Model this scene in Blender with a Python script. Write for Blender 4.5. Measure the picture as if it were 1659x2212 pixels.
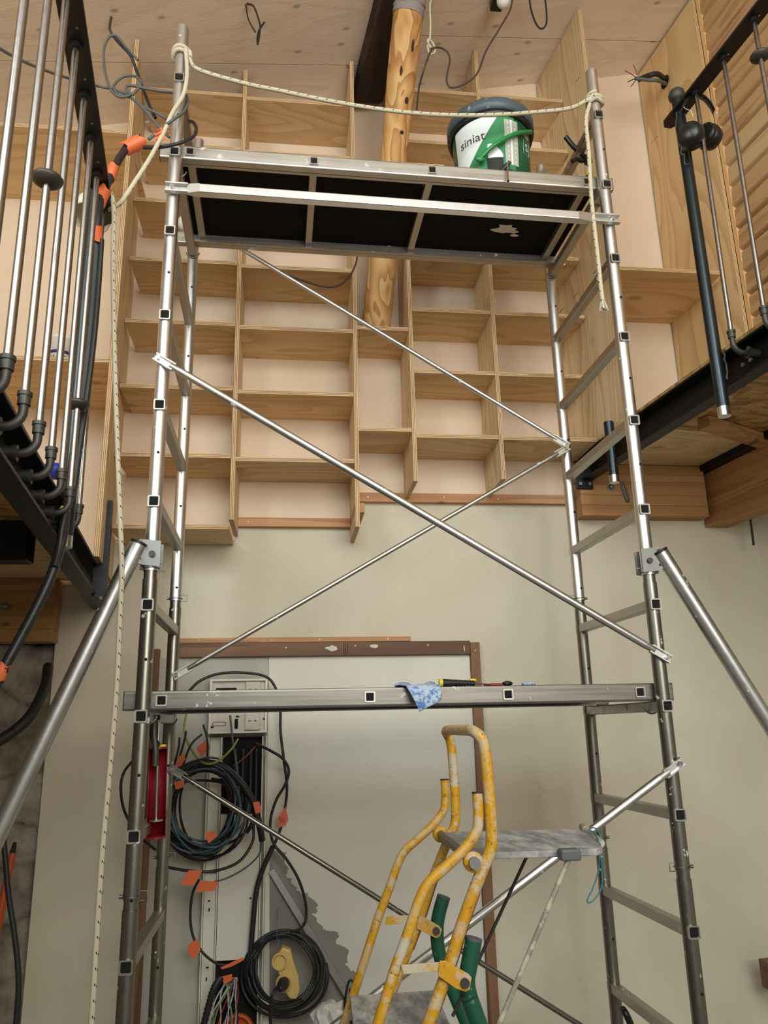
import bpy, bmesh, math, random
from mathutils import Vector, Matrix
random.seed(7)
V = Vector
rad = math.radians

# ------------------------------------------------------------------ scene, camera, light
scene = bpy.context.scene
for o in list(bpy.data.objects):
    bpy.data.objects.remove(o)
COL = scene.collection

FPX, YAW, PITCH, ROLL = 1676.93, rad(7.0), 0.2707, -0.0227   # world origin = eye point, wall runs along x
def cam_axes():
    cy, sy, cp, sp = math.cos(YAW), math.sin(YAW), math.cos(PITCH), math.sin(PITCH)
    fwd = V((sy*cp, cy*cp, sp)); right = V((cy, -sy, 0)); up = right.cross(fwd)
    r = math.cos(ROLL)*right + math.sin(ROLL)*up
    u = -math.sin(ROLL)*right + math.cos(ROLL)*up
    return r, u, fwd
CR, CU, CF = cam_axes()
cd = bpy.data.cameras.new('camera'); cam = bpy.data.objects.new('camera', cd); COL.objects.link(cam)
cd.sensor_fit = 'HORIZONTAL'; cd.sensor_width = 36.0; cd.lens = FPX/1659*36.0; cd.clip_start = 0.02
m = Matrix.Identity(4)
for i in range(3):
    m[i][0], m[i][1], m[i][2] = CR[i], CU[i], -CF[i]
cam.matrix_world = m
scene.camera = cam

world = bpy.data.worlds.new('world'); scene.world = world; world.use_nodes = True
bg = world.node_tree.nodes['Background']
bg.inputs[0].default_value = (0.93, 0.99, 1.0, 1); bg.inputs[1].default_value = 0.20

def area(name, loc, target, sx, sy, power, col):
    ld = bpy.data.lights.new(name, 'AREA'); ld.shape = 'RECTANGLE'; ld.size = sx; ld.size_y = sy
    ld.energy = power; ld.color = col
    o = bpy.data.objects.new(name, ld); COL.objects.link(o); o.location = loc
    o.rotation_euler = (V(target)-V(loc)).to_track_quat('-Z', 'Y').to_euler()
    return o
# daylight: roof window on the left, tall glazing behind the photographer
area('roof_window_light', (-2.0, -0.5, 2.42), (1.0, 2.7, 1.5), 1.5, 1.7, 108, (0.80, 0.96, 1.0))
area('rear_roof_light', (0.2, -2.4, 3.0), (0.4, 3.3, 1.6), 2.6, 1.6, 112, (0.93, 1.0, 0.99))
area('glazing_light', (1.5, -2.6, 1.35), (0.9, 3.0, 3.3), 2.6, 1.7, 142, (1.0, 0.97, 0.87))

scene.view_settings.view_transform = 'Standard'; scene.view_settings.look = 'None'
scene.view_settings.exposure = 0.03; scene.view_settings.gamma = 1.0
scene.view_settings.use_curve_mapping = False

# ------------------------------------------------------------------ measuring helpers
def ray(px, py):
    return CR*((px-829.5)/FPX) - CU*((py-1106)/FPX) + CF
def at(px, py, Y):
    d = ray(px, py); return d*(Y/d.y)
def atz(px, py, z):
    d = ray(px, py); return d*(z/d.z)
AB = rad(-7.0)                                   # side walls and mezzanine beams run at this angle to the back wall
BD = V((math.sin(AB), math.cos(AB), 0)); BR = V((math.cos(AB), -math.sin(AB), 0))
def on_plane(px, py, x0, y0):                    # point on the vertical plane through (x0, y0) along BD
    d = ray(px, py); p0 = V((x0, y0, 0)); return d*(BR.dot(p0)/BR.dot(d))
AS = rad(-1.03)                                  # the scaffold stands very slightly askew
def S(x, y, z):
    return V((x*math.cos(AS)+y*math.sin(AS), -x*math.sin(AS)+y*math.cos(AS), z))
SR = Matrix.Rotation(-AS, 3, 'Z'); BRM = Matrix.Rotation(-AB, 3, 'Z')
def ceil_z(x, y):
    return 0.20544*(0.9921*x+0.1253*y)+3.012
YW, YF, FLOOR = 3.33, 3.05, -1.62

# ------------------------------------------------------------------ mesh helpers
def catmull(pts, n=6):
    P = [V(p) for p in pts]
    if len(P) < 3: return P
    out = []
    Q = [P[0]*2-P[1]] + P + [P[-1]*2-P[-2]]
    for i in range(1, len(Q)-2):
        a, b, c, d = Q[i-1], Q[i], Q[i+1], Q[i+2]
        for k in range(n):
            t = k/n
            out.append(0.5*((2*b)+(c-a)*t+(2*a-5*b+4*c-d)*t*t+(3*b-a-3*c+d)*t**3))
    out.append(P[-1])
    return out

class MB:
    def __init__(s): s.v = []; s.f = []; s.m = []; s.s = []; s.uv = []
    def add(s, vs, fs, mat=0, smooth=False, uvs=None):
        b = len(s.v); s.v += [V(x) for x in vs]
        for k, f in enumerate(fs):
            s.f.append([b+i for i in f]); s.m.append(mat); s.s.append(smooth)
            s.uv.append(uvs[k] if uvs else [(0, 0)]*len(f))
        return s
    def box(s, c, size, R=None, mat=0, axis=None, emat=0):
        c = V(c); h = V(size)/2
        vs = []
        for z in (-1, 1):
            for y in (-1, 1):
                for x in (-1, 1):
                    p = V((x*h.x, y*h.y, z*h.z)); vs.append(c+(R@p if R else p))
        fs = [(0,4,6,2),(1,3,7,5),(0,1,5,4),(2,6,7,3),(0,2,3,1),(4,5,7,6)]
        for i, f in enumerate(fs):
            b = len(s.v)
            mm = mat if (axis is None or i//2 == axis) else emat
            s.f.append([b+k for k in f]); s.m.append(mm); s.s.append(False); s.uv.append([(0,0)]*4)
        s.v += vs
        return s
    def cyl(s, a, b, r, n=16, r2=None, mat=0, caps=True, smooth=True):
        a, b = V(a), V(b); r2 = r if r2 is None else r2
        d = (b-a); L = d.length; d = d/L; q = d.orthogonal().normalized(); w = d.cross(q)
        vs = []
        for P, rr in ((a, r), (b, r2)):
            for k in range(n):
                t = 2*math.pi*k/n; vs.append(P+q*math.cos(t)*rr+w*math.sin(t)*rr)
        s.add(vs, [(k, (k+1) % n, n+(k+1) % n, n+k) for k in range(n)], mat, smooth,
              [[(0, k/n), (0, (k+1)/n), (L, (k+1)/n), (L, k/n)] for k in range(n)])
        if caps:
            s.add(vs[:n], [tuple(range(n))[::-1]], mat); s.add(vs[n:], [tuple(range(n))], mat)
        return s
    def tube(s, pts, r, n=8, closed=False, mat=0, caps=True, rr=None):
        P = [V(p) for p in pts]; N = len(P)
        if N < 2: return s
        T = []
        for i in range(N):
            a = P[(i-1) % N] if (closed or i) else P[i]
            b = P[(i+1) % N] if (closed or i < N-1) else P[i]
            d = b-a; T.append(d.normalized() if d.length > 1e-9 else V((0, 0, 1)))
        q = T[0].orthogonal().normalized(); vs = []; L = [0.0]
        for i in range(N):
            q = (q-T[i]*q.dot(T[i]))
            q = q.normalized() if q.length > 1e-6 else T[i].orthogonal().normalized()
            w = T[i].cross(q); ri = rr[i] if rr else r
            for k in range(n):
                t = 2*math.pi*k/n; vs.append(P[i]+(q*math.cos(t)+w*math.sin(t))*ri)
            if i: L.append(L[-1]+(P[i]-P[i-1]).length)
        fs = []; uv = []
        M = N if closed else N-1
        for i in range(M):
            j = (i+1) % N; l2 = L[j] if j else L[i]+0.01
            for k in range(n):
                k2 = (k+1) % n
                fs.append((i*n+k, i*n+k2, j*n+k2, j*n+k))
                uv.append([(L[i], k/n), (L[i], (k+1)/n), (l2, (k+1)/n), (l2, k/n)])
        s.add(vs, fs, mat, True, uv)
        if caps and not closed:
            s.add(vs[:n], [tuple(range(n))[::-1]], mat); s.add(vs[-n:], [tuple(range(n))], mat)
        return s
    def lathe(s, prof, o, axis=(0, 0, 1), n=24, mat=0, smooth=True):
        ax = V(axis).normalized(); q = ax.orthogonal().normalized(); w = ax.cross(q); o = V(o); vs = []
        for (r, h) in prof:
            for k in range(n):
                t = 2*math.pi*k/n; vs.append(o+ax*h+(q*math.cos(t)+w*math.sin(t))*max(r, 1e-5))
        fs = [(i*n+k, i*n+(k+1) % n, (i+1)*n+(k+1) % n, (i+1)*n+k) for i in range(len(prof)-1) for k in range(n)]
        return s.add(vs, fs, mat, smooth)
    def sphere(s, c, r, sc=(1, 1, 1), n=14, mat=0):
        bm = bmesh.new(); bmesh.ops.create_uvsphere(bm, u_segments=n, v_segments=max(6, n//2+2), radius=r)
        bm.verts.ensure_lookup_table()
        vs = [V(c)+V((v.co.x*sc[0], v.co.y*sc[1], v.co.z*sc[2])) for v in bm.verts]
        fs = [tuple(v.index for v in f.verts) for f in bm.faces]; bm.free()
        return s.add(vs, fs, mat, True)
    def prism(s, poly, ext, mat=0):                # closed polygon of 3D points, extruded by a vector
        n = len(poly); P = [V(p) for p in poly]; e = V(ext)
        return s.add(P+[p+e for p in P], [tuple(range(n))[::-1], tuple(range(n, 2*n))] +
                     [(i, (i+1) % n, n+(i+1) % n, n+i) for i in range(n)], mat)
    def sqtube(s, a, b, w, t, up=(0, 0, 1), mat=0, h=None):   # open square tube
        a, b = V(a), V(b); d = (b-a).normalized(); x = d.cross(V(up)).normalized(); y = x.cross(d)
        h = w if h is None else h
        def ring(P, ww, hh):
            c = 0.22; k = []
            for sx, sy in ((1, 1), (-1, 1), (-1, -1), (1, -1)):
                p1 = P+x*(sx*ww/2)+y*(sy*hh/2)
                ex = -x*(sx*ww*c/2); ey = -y*(sy*hh*c/2)
                k += ([p1+ey, p1+ex*0.3+ey*0.3, p1+ex] if sx*sy > 0 else [p1+ex, p1+ex*0.3+ey*0.3, p1+ey])
            return k
        r = [ring(a, w, h), ring(b, w, h), ring(b, w-2*t, h-2*t), ring(a, w-2*t, h-2*t)]
        n = 12; vs = sum(r, [])
        fs = []
        for i in range(4):
            j = (i+1) % 4
            fs += [(i*n+k, i*n+(k+1) % n, j*n+(k+1) % n, j*n+k) for k in range(n)]
        return s.add(vs, fs, mat)
    def build(s, name, mats, parent=None, base=False, bevel=0, seg=2, recalc=True, origin=None):
        if not isinstance(mats, (list, tuple)): mats = [mats]
        xs = [v.x for v in s.v]; ys = [v.y for v in s.v]; zs = [v.z for v in s.v]
        c = V(((min(xs)+max(xs))/2, (min(ys)+max(ys))/2, min(zs) if base or parent is None else (min(zs)+max(zs))/2))
        if origin is not None: c = V(origin)
        me = bpy.data.meshes.new(name)
        me.from_pydata([v-c for v in s.v], [], s.f)
        for p, mi, sm in zip(me.polygons, s.m, s.s):
            p.material_index = mi; p.use_smooth = sm
        ul = me.uv_layers.new(name='UVMap'); k = 0
        for uvs in s.uv:
            for q in uvs:
                ul.data[k].uv = q; k += 1
        for mt in mats: me.materials.append(MAT[mt])
        if recalc:
            bm = bmesh.new(); bm.from_mesh(me); bmesh.ops.recalc_face_normals(bm, faces=bm.faces); bm.to_mesh(me); bm.free()
        o = bpy.data.objects.new(name, me); COL.objects.link(o); o.location = c
        if parent: adopt(o, parent)
        if bevel:
            b = o.modifiers.new('bevel', 'BEVEL'); b.width = bevel; b.segments = seg; b.limit_method = 'ANGLE'
        return o

def adopt(o, parent):
    o.parent = parent
    pm = Matrix.Translation(WLOC.get(parent.name, parent.location)) if parent.parent is None else parent_world(parent)
    o.matrix_parent_inverse = pm.inverted()
WLOC = {}
def parent_world(p):
    return Matrix.Translation(p.location)            # every part keeps its world position in .location
def tag(o, label, cat, group=None, kind=None):
    if label: o['label'] = label
    if cat: o['category'] = cat
    if group: o['group'] = group
    if kind: o['kind'] = kind
    return o
def thing(name, loc, label, cat, group=None):
    o = bpy.data.objects.new(name, None); COL.objects.link(o); o.location = V(loc); o.empty_display_size = 0.1
    return tag(o, label, cat, group)
def struct(o):
    o['kind'] = 'structure'; return o

# ------------------------------------------------------------------ materials
MAT = {}
def lin(c):
    return tuple((x/255/12.92 if x/255 <= 0.04045 else ((x/255+0.055)/1.055)**2.4) for x in c[:3])+(1,)
class NT:
    def __init__(s, name):
        mt = bpy.data.materials.new(name); mt.use_nodes = True; MAT[name] = mt
        s.t = mt.node_tree; s.b = s.t.nodes['Principled BSDF']
    def n(s, typ, **kw):
        x = s.t.nodes.new(typ)
        for k, v in kw.items(): setattr(x, k, v)
        return x
    def l(s, a, b): s.t.links.new(a, b)
    def coord(s, kind='Object', rnd=True):
        tc = s.n('ShaderNodeTexCoord'); o = tc.outputs[kind]
        if rnd:
            oi = s.n('ShaderNodeObjectInfo'); mu = s.n('ShaderNodeMath', operation='MULTIPLY'); mu.inputs[1].default_value = 37.0
            s.l(oi.outputs['Random'], mu.inputs[0])
            ad = s.n('ShaderNodeVectorMath', operation='ADD'); s.l(o, ad.inputs[0]); s.l(mu.outputs[0], ad.inputs[1]); o = ad.outputs[0]
        return o
    def mapping(s, vec, scale, rot=(0, 0, 0)):
        mp = s.n('ShaderNodeMapping'); mp.inputs['Scale'].default_value = scale; mp.inputs['Rotation'].default_value = rot
        s.l(vec, mp.inputs[0]); return mp.outputs[0]
    def noise(s, vec, scale, detail=2, rough=0.5, dist=0.0):
        x = s.n('ShaderNodeTexNoise'); s.l(vec, x.inputs['Vector'])
        x.inputs['Scale'].default_value = scale; x.inputs['Detail'].default_value = detail
        x.inputs['Roughness'].default_value = rough; x.inputs['Distortion'].default_value = dist
        return x.outputs['Fac']
    def math(s, op, a, b=None):
        x = s.n('ShaderNodeMath', operation=op)
        for i, q in enumerate((a, b)):
            if q is None: continue
            if isinstance(q, (int, float)): x.inputs[i].default_value = q
            else: s.l(q, x.inputs[i])
        return x.outputs[0]
    def ramp(s, fac, stops, interp='LINEAR'):
        x = s.n('ShaderNodeValToRGB'); x.color_ramp.interpolation = interp
        e = x.color_ramp.elements
        while len(e) < len(stops): e.new(0.5)
        for q, (p, c) in zip(e, stops):
            q.position = p; q.color = c if len(c) == 4 else lin(c)
        s.l(fac, x.inputs[0]); return x.outputs[0]
    def mix(s, fac, a, b, blend='MIX'):
        x = s.n('ShaderNodeMix', data_type='RGBA', blend_type=blend)
        for i, q in ((0, fac), (6, a), (7, b)):
            if isinstance(q, (int, float)): x.inputs[i].default_value = q
            elif isinstance(q, tuple): x.inputs[i].default_value = q
            else: s.l(q, x.inputs[i])
        return x.outputs[2]
    def out(s, col=None, rough=None, metal=None, bump=None, bstr=0.2, spec=None):
        for key, q in (('Base Color', col), ('Roughness', rough), ('Metallic', metal), ('Specular IOR Level', spec)):
            if q is None: continue
            if isinstance(q, (int, float, tuple)): s.b.inputs[key].default_value = q
            else: s.l(q, s.b.inputs[key])
        if bump is not None:
            bp = s.n('ShaderNodeBump'); bp.inputs['Strength'].default_value = bstr; bp.inputs['Distance'].default_value = 0.01
            s.l(bump, bp.inputs['Height']); s.l(bp.outputs[0], s.b.inputs['Normal'])

def plain(name, c, rough=0.5, metal=0.0, var=0.0, spec=None):
    t = NT(name)
    if var:
        v = t.coord(); f = t.noise(v, 30, 3)
        d = tuple(max(0, x*(1-var)) for x in lin(c)[:3])+(1,)
        t.out(t.mix(f, d, lin(c)), rough, metal, spec=spec)
    else:
        t.out(lin(c), rough, metal, spec=spec)

def wood(name, light, mid, dark, axis='x', rings=9.0, scale=2.6, stretch=0.18, knots=0.5, rough=0.6, fig=0.7, fibre=0.22, kr=0.085, plane='xy', ks_=3.4, tonev=0.25):
    t = NT(name); v = t.coord()
    sc = {'x': (stretch, 1, 1), 'y': (1, stretch, 1), 'z': (1, 1, stretch)}[axis]
    mv = t.mapping(v, sc)
    f = t.noise(mv, scale, 2, 0.45, 0.35)
    k = t.math('MULTIPLY', f, rings); k = t.math('FRACT', k)
    band = t.ramp(k, [(0.0, light), (0.5, mid), (0.86, dark), (0.95, dark), (1.0, light)])
    base = t.mix(fig, lin(mid), band)
    fs = tuple(x*(0.03 if x < 1 else 1) for x in sc)
    fib = t.noise(t.mapping(v, {'x': (0.04, 1, 1), 'y': (1, 0.04, 1), 'z': (1, 1, 0.04)}[axis]), 130, 2)
    base = t.mix(t.math('MULTIPLY', fib, fibre), base, lin(dark))
    tone = t.noise(v, 0.9, 1)
    base = t.mix(tonev, base, t.ramp(tone, [(0.3, mid), (0.7, light)]), 'MIX')
    if knots:
        vo = t.n('ShaderNodeTexVoronoi'); vo.feature = 'F1'; vo.voronoi_dimensions = '2D'
        ks = {'x': (0.55, 1, 1), 'y': (1, 0.55, 1), 'z': (1, 1, 0.55)}[axis]
        sp3 = t.n('ShaderNodeSeparateXYZ'); cb3 = t.n('ShaderNodeCombineXYZ'); t.l(t.mapping(v, ks), sp3.inputs[0])
        t.l(sp3.outputs['xyz'.index(plane[0])], cb3.inputs[0]); t.l(sp3.outputs['xyz'.index(plane[1])], cb3.inputs[1])
        t.l(cb3.outputs[0], vo.inputs['Vector']); vo.inputs['Scale'].default_value = ks_
        kd = t.ramp(vo.outputs['Distance'], [(kr*0.35, (255,)*3), (kr, (0,)*3)])
        base = t.mix(t.math('MULTIPLY', kd, knots), base, lin(tuple(int(x*0.5) for x in dark)))
    t.out(base, rough, 0.0, fib, 0.08, 0.3)

wood('ply_x', (230, 205, 164), (220, 190, 146), (190, 153, 108), 'x', rings=13, scale=3.6, knots=0.45, kr=0.06, ks_=2.2)
wood('ply_z', (232, 212, 176), (222, 194, 152), (184, 148, 106), 'z', rings=20, scale=3.4, stretch=0.09, plane='yz', knots=0.25, kr=0.05, ks_=2.2)
wood('ply_panel', (230, 201, 154), (218, 185, 135), (190, 150, 103), 'z', rings=11, scale=3.0, stretch=0.2, plane='yz', knots=0.2, ks_=2.0)
wood('pine', (206, 160, 118), (190, 140, 98), (160, 108, 70), 'x', rings=5, scale=8, stretch=0.05, knots=0.6, plane='xz', kr=0.05)
wood('brown_timber', (140, 108, 84), (120, 90, 68), (84, 60, 44), 'x', rings=6, scale=9, stretch=0.05, knots=0)
wood('brown_timber_z', (150, 112, 84), (128, 92, 66), (92, 64, 46), 'z', rings=6, scale=9, stretch=0.05, knots=0)
wood('lamella', (196, 152, 104), (178, 132, 86), (146, 100, 60), 'x', rings=5, scale=7, stretch=0.05, knots=0.7, plane='xz', kr=0.05, ks_=4)
wood('rafter', (74, 56, 44), (52, 38, 30), (26, 19, 16), 'y', rings=5, scale=6, stretch=0.12, knots=0.7, rough=0.75, ks_=2.5)
wood('log', (224, 188, 132), (202, 154, 94), (158, 106, 60), 'z', rings=9, scale=8.0, stretch=0.13, knots=0, fig=0.95)
for nm_, c_ in (('siding', ((206, 172, 128), (192, 156, 112), (160, 122, 84))), ('siding_red', ((206, 164, 126), (190, 146, 108), (160, 114, 82))), ('siding_pale', ((214, 188, 144), (202, 172, 128), (172, 138, 98)))):
    wood(nm_, *c_, 'y', rings=5, scale=7, stretch=0.04, knots=0.35, plane='yz', kr=0.05, fig=0.55, tonev=0.1)
wood('trim_wood', (230, 192, 138), (220, 178, 122), (196, 150, 98), 'z', rings=3, scale=8, stretch=0.06, knots=0)
wood('ceiling_wood', (240, 227, 213), (235, 220, 205), (214, 195, 178), 'x', rings=7, scale=4, stretch=0.03, knots=0.55, rough=0.7, fig=0.45, fibre=0.2, kr=0.065, ks_=5.0)

def ply_edge(name, ax):
    t = NT(name); v = t.coord('Object', False)
    sp = t.n('ShaderNodeSeparateXYZ'); t.l(v, sp.inputs[0])
    w = t.noise(v, 9, 1); k = t.math('ADD', t.math('MULTIPLY', sp.outputs[ax], 1000), t.math('MULTIPLY', w, 1.4))
    s = t.math('SINE', k); s = t.math('ADD', t.math('MULTIPLY', s, 0.5), 0.5)
    n2 = t.noise(v, 70, 2)
    c = t.ramp(s, [(0.0, (126, 90, 56)), (0.3, (190, 152, 108)), (1.0, (226, 200, 158))])
    t.out(t.mix(t.math('MULTIPLY', n2, 0.3), c, lin((140, 104, 70))), 0.7)
ply_edge('edge_x', 0); ply_edge('edge_z', 2)

def plaster(name, c, c2, sc=2.2, rough=0.85, bstr=0.25, stains=0.0, pits=True):
    t = NT(name); v = t.coord(rnd=False)
    f = t.noise(v, sc, 5, 0.6); col = t.mix(t.ramp(f, [(0.35, (0, 0, 0)), (0.65, (255, 255, 255))]), lin(c), lin(c2))
    g = t.noise(v, 60, 3)
    if pits:
        vo = t.n('ShaderNodeTexVoronoi'); t.l(v, vo.inputs['Vector']); vo.inputs['Scale'].default_value = 14
        pk = t.ramp(vo.outputs['Distance'], [(0.02, (255,)*3), (0.05, (0,)*3)])
        col = t.mix(t.math('MULTIPLY', pk, 0.35), col, lin((120, 108, 92)))
    t.out(col, rough, 0, t.math('ADD', t.math('MULTIPLY', f, 2.0), t.math('MULTIPLY', g, 0.25)), bstr, 0.2)
plaster('wall_plaster', (206, 197, 176), (216, 207, 188))
plaster('wall_board', (222, 199, 175), (229, 208, 186), 1.4, bstr=0.05, pits=False)
plaster('door_board', (220, 215, 203), (226, 222, 210), 2.5, bstr=0.08)
plaster('grey_board', (176, 172, 162), (188, 184, 174), 2.5, bstr=0.08)
# filler patch: grey undercoat showing where the white skim coat was feathered out
plaster('grey_filler', (140, 136, 128), (152, 148, 140), 6, bstr=0.1, pits=False)

def stone():
    t = NT('stone'); v = t.coord(rnd=False)
    f = t.noise(v, 7, 8, 0.65); g = t.noise(v, 1.6, 2)
    c = t.ramp(f, [(0.3, (92, 86, 78)), (0.5, (152, 144, 132)), (0.7, (196, 188, 174))])
    c = t.mix(t.math('MULTIPLY', g, 0.5), c, lin((120, 96, 76)))
    t.out(c, 0.95, 0, f, 0.9)
stone()
def osb():
    t = NT('osb'); v = t.coord(rnd=False)
    vo = t.n('ShaderNodeTexVoronoi'); t.l(t.mapping(v, (1, 2.2, 1), (0, 0, 0.6)), vo.inputs['Vector']); vo.inputs['Scale'].default_value = 17
    n = t.noise(t.mapping(v, (1, 3, 1), (0, 0, 1.0)), 16, 3)
    a = t.ramp(vo.outputs['Color'], [(0.2, (120, 82, 42)), (0.5, (176, 132, 76)), (0.8, (206, 166, 108))])
    t.out(t.mix(0.35, a, t.ramp(n, [(0.3, (110, 74, 40)), (0.7, (214, 176, 118))])), 0.7)
osb()

def metal(name, c, rough, splat=0.0, dirt=0.25, mtl=1.0):
    t = NT(name); v = t.coord()
    f = t.noise(v, 9, 5, 0.6); g = t.noise(v, 60, 3)
    dk = tuple(x*(1-dirt) for x in lin(c)[:3])+(1,)
    col = t.mix(f, dk, lin(c)); ro = t.math('ADD', t.math('MULTIPLY', g, 0.16), rough-0.05)
    if splat:
        sp = t.noise(v, 26, 4, 0.6); mk = t.ramp(sp, [(0.70-splat*0.2, (0,)*3), (0.73-splat*0.2, (255,)*3)])
        col = t.mix(mk, col, lin((205, 202, 194)))
        ro = t.math('ADD', ro, t.math('MULTIPLY', mk, 0.5))
        inv = t.math('SUBTRACT', 1.0, mk); t.out(col, ro, t.math('MULTIPLY', inv, mtl))
    else: t.out(col, ro, mtl)
metal('alu', (224, 225, 225), 0.34, 0.12, 0.15)
metal('alu_shaded', (148, 145, 137), 0.33, 0.2)  # darker copy of the upper aluminium: dimmer lower half put into the colour
metal('alu_flat', (192, 188, 180), 0.40, 0.2)
def brushed(name, c, c2, rough):
    t = NT(name); v = t.coord(); f = t.noise(t.mapping(v, (0.35, 12, 12)), 8, 4, 0.6); g = t.noise(v, 7, 4)
    sp = t.noise(v, 24, 4, 0.6); mk = t.ramp(sp, [(0.66, (0,)*3), (0.69, (255,)*3)])
    col = t.mix(t.ramp(f, [(0.3, (0,)*3), (0.7, (255,)*3)]), lin(c), lin(c2)); col = t.mix(t.math('MULTIPLY', g, 0.3), col, lin((110, 104, 96)))
    t.out(t.mix(mk, col, lin((206, 202, 194))), t.math('ADD', t.math('MULTIPLY', f, 0.15), rough), t.math('MULTIPLY', t.math('SUBTRACT', 1.0, mk), 0.9))
brushed('alu_rail', (176, 172, 164), (206, 203, 197), 0.34)
brushed('alu_rail_shaded', (112, 108, 102), (150, 146, 139), 0.36)  # darker copy of the upper rail: lower platform's shade put into the colour
metal('rod_steel', (158, 154, 152), 0.25, 0, 0.25)
metal('black_steel', (52, 52, 54), 0.42, 0, 0.45, 0.8)
metal('pipe_steel', (66, 74, 80), 0.30, 0, 0.4, 0.85)
metal('iron', (86, 84, 80), 0.5, 0, 0.3, 0.7)
metal('chrome', (210, 210, 208), 0.2)
metal('zinc', (150, 150, 148), 0.42, 0.1)
plain('rail_paint', (22, 23, 26), 0.45)
plain('hole_black', (8, 8, 8), 0.9)  # flat black standing in for the shade inside holes and slots
plain('black_plastic', (24, 24, 25), 0.35)
plain('black_rubber', (30, 31, 33), 0.5, var=0.2)
plain('cable_black', (34, 35, 37), 0.45, var=0.2)
plain('cable_grey', (92, 96, 98), 0.5, var=0.15)
plain('cable_brown', (74, 62, 60), 0.5, var=0.2)
plain('cable_blue', (66, 88, 100), 0.45, var=0.15)
plain('wire_red', (150, 48, 48), 0.5); plain('wire_green', (140, 150, 60), 0.5); plain('wire_white', (190, 188, 182), 0.5)
plain('wire_blue', (40, 48, 88), 0.5)
plain('tape_orange', (232, 112, 62), 0.45, var=0.25)
plain('ink', (96, 42, 36), 0.6)
plain('ink_dark', (52, 56, 60), 0.5)
plain('ink_blue', (34, 40, 112), 0.5)
plain('white_plastic', (232, 232, 226), 0.4, var=0.05)
plain('white_soft', (226, 222, 208), 0.35)
plain('bag', (222, 220, 214), 0.3, var=0.1)
plain('pvc', (222, 218, 204), 0.45, var=0.06)
plain('pvc_dirty', (206, 198, 184), 0.5, var=0.22)
plain('pink_seal', (196, 110, 90), 0.5)
plain('green_paint', (34, 96, 72), 0.4, var=0.3)
plain('red_paint', (128, 22, 34), 0.35, var=0.2)
plain('yellow_grip', (226, 196, 40), 0.45)
plain('socket_yellow', (212, 182, 110), 0.45, var=0.1)
plain('orange_tool', (196, 84, 34), 0.45, var=0.2)
plain('label_white', (226, 234, 236), 0.4); plain('label_green', (58, 140, 92), 0.4, var=0.15)
plain('label_dark_green', (28, 92, 58), 0.4, var=0.15); plain('label_grey', (176, 182, 168), 0.4); plain('handle_green', (32, 128, 66), 0.35)
plain('lid_dark', (22, 24, 24), 0.4)
plain('blue_bag', (34, 56, 190), 0.45)
plain('string_blue', (60, 124, 140), 0.6)
plain('string_white', (206, 200, 186), 0.7)
plain('splat_white', (214, 208, 198), 0.8)
plain('cloth_grey', (156, 146, 142), 0.9, var=0.2)
plain('floor_screed', (160, 152, 140), 0.8, var=0.2)
plain('pencil', (96, 70, 46), 0.8)
plain('spool', (170, 130, 86), 0.6)
def splattered(name, c, c2, spl, thr, rough=0.4, extra=None, sc=22, stretch=(1, 1, 1), soft=0.07, spec=None):
    t = NT(name); v = t.mapping(t.coord(), stretch)
    f = t.noise(v, sc, 8, 0.72); mk = t.ramp(f, [(thr, (0,)*3), (thr+soft, (255,)*3)])
    g = t.noise(v, 5, 2); col = t.mix(g, lin(c), lin(c2))
    if extra:
        h = t.noise(v, 60, 5, 0.75); mk2 = t.ramp(h, [(0.57, (0,)*3), (0.62, (255,)*3)]); col = t.mix(t.math('MULTIPLY', mk2, 0.8), col, lin(extra))
    w = t.noise(v, 8, 3); mk = t.math('MULTIPLY', mk, t.ramp(w, [(0.3, (90,)*3), (0.6, (255,)*3)]))
    col = t.mix(mk, col, lin(spl)); t.out(col, t.math('ADD', t.math('MULTIPLY', mk, 0.4), rough), 0, f, 0.15, spec)
splattered('yellow_paint', (214, 162, 34), (196, 140, 26), (192, 186, 168), 0.475, 0.35, (132, 98, 46))
splattered('lid_grey', (84, 98, 106), (66, 78, 86), (196, 198, 196), 0.60, 0.4)
splattered('tread_grey', (150, 150, 148), (104, 106, 108), (206, 204, 198), 0.40, 0.6, None, 26, (1, 0.35, 1), 0.22)
splattered('plank_black', (18, 16, 16), (10, 10, 11), (48, 44, 40), 0.74, 0.75, spec=0.15)
splattered('green_tube', (26, 92, 68), (20, 76, 58), (150, 150, 138), 0.6, 0.4)
splattered('rod_painted', (170, 164, 148), (120, 114, 100), (206, 198, 178), 0.5, 0.6)
splattered('cloth_blue', (156, 184, 216), (198, 208, 218), (72, 112, 178), 0.48, 0.9, None, 70)
def rope_mat():
    t = NT('rope'); tc = t.n('ShaderNodeTexCoord'); sp = t.n('ShaderNodeSeparateXYZ'); t.l(tc.outputs['UV'], sp.inputs[0])
    u, w = sp.outputs[0], sp.outputs[1]
    a = t.math('FRACT', t.math('ADD', t.math('MULTIPLY', u, 30.0), t.math('MULTIPLY', w, 1.0)))
    d = t.math('LESS_THAN', a, 0.16)
    b = t.math('FRACT', t.math('MULTIPLY', w, 8.0)); e = t.math('LESS_THAN', b, 0.55)
    g = t.math('FRACT', t.math('MULTIPLY', w, 2.0)); h = t.math('LESS_THAN', g, 0.5)
    mk = t.math('MULTIPLY', t.math('MULTIPLY', d, e), h)
    br = t.math('SINE', t.math('ADD', t.math('MULTIPLY', u, 1500.0), t.math('MULTIPLY', w, 50.0)))
    c = t.mix(t.math('ADD', t.math('MULTIPLY', br, 0.2), 0.4), lin((210, 202, 178)), lin((184, 174, 148)))
    t.out(t.mix(mk, c, lin((40, 40, 44))), 0.85, 0, br, 0.15)
rope_mat()

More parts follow.
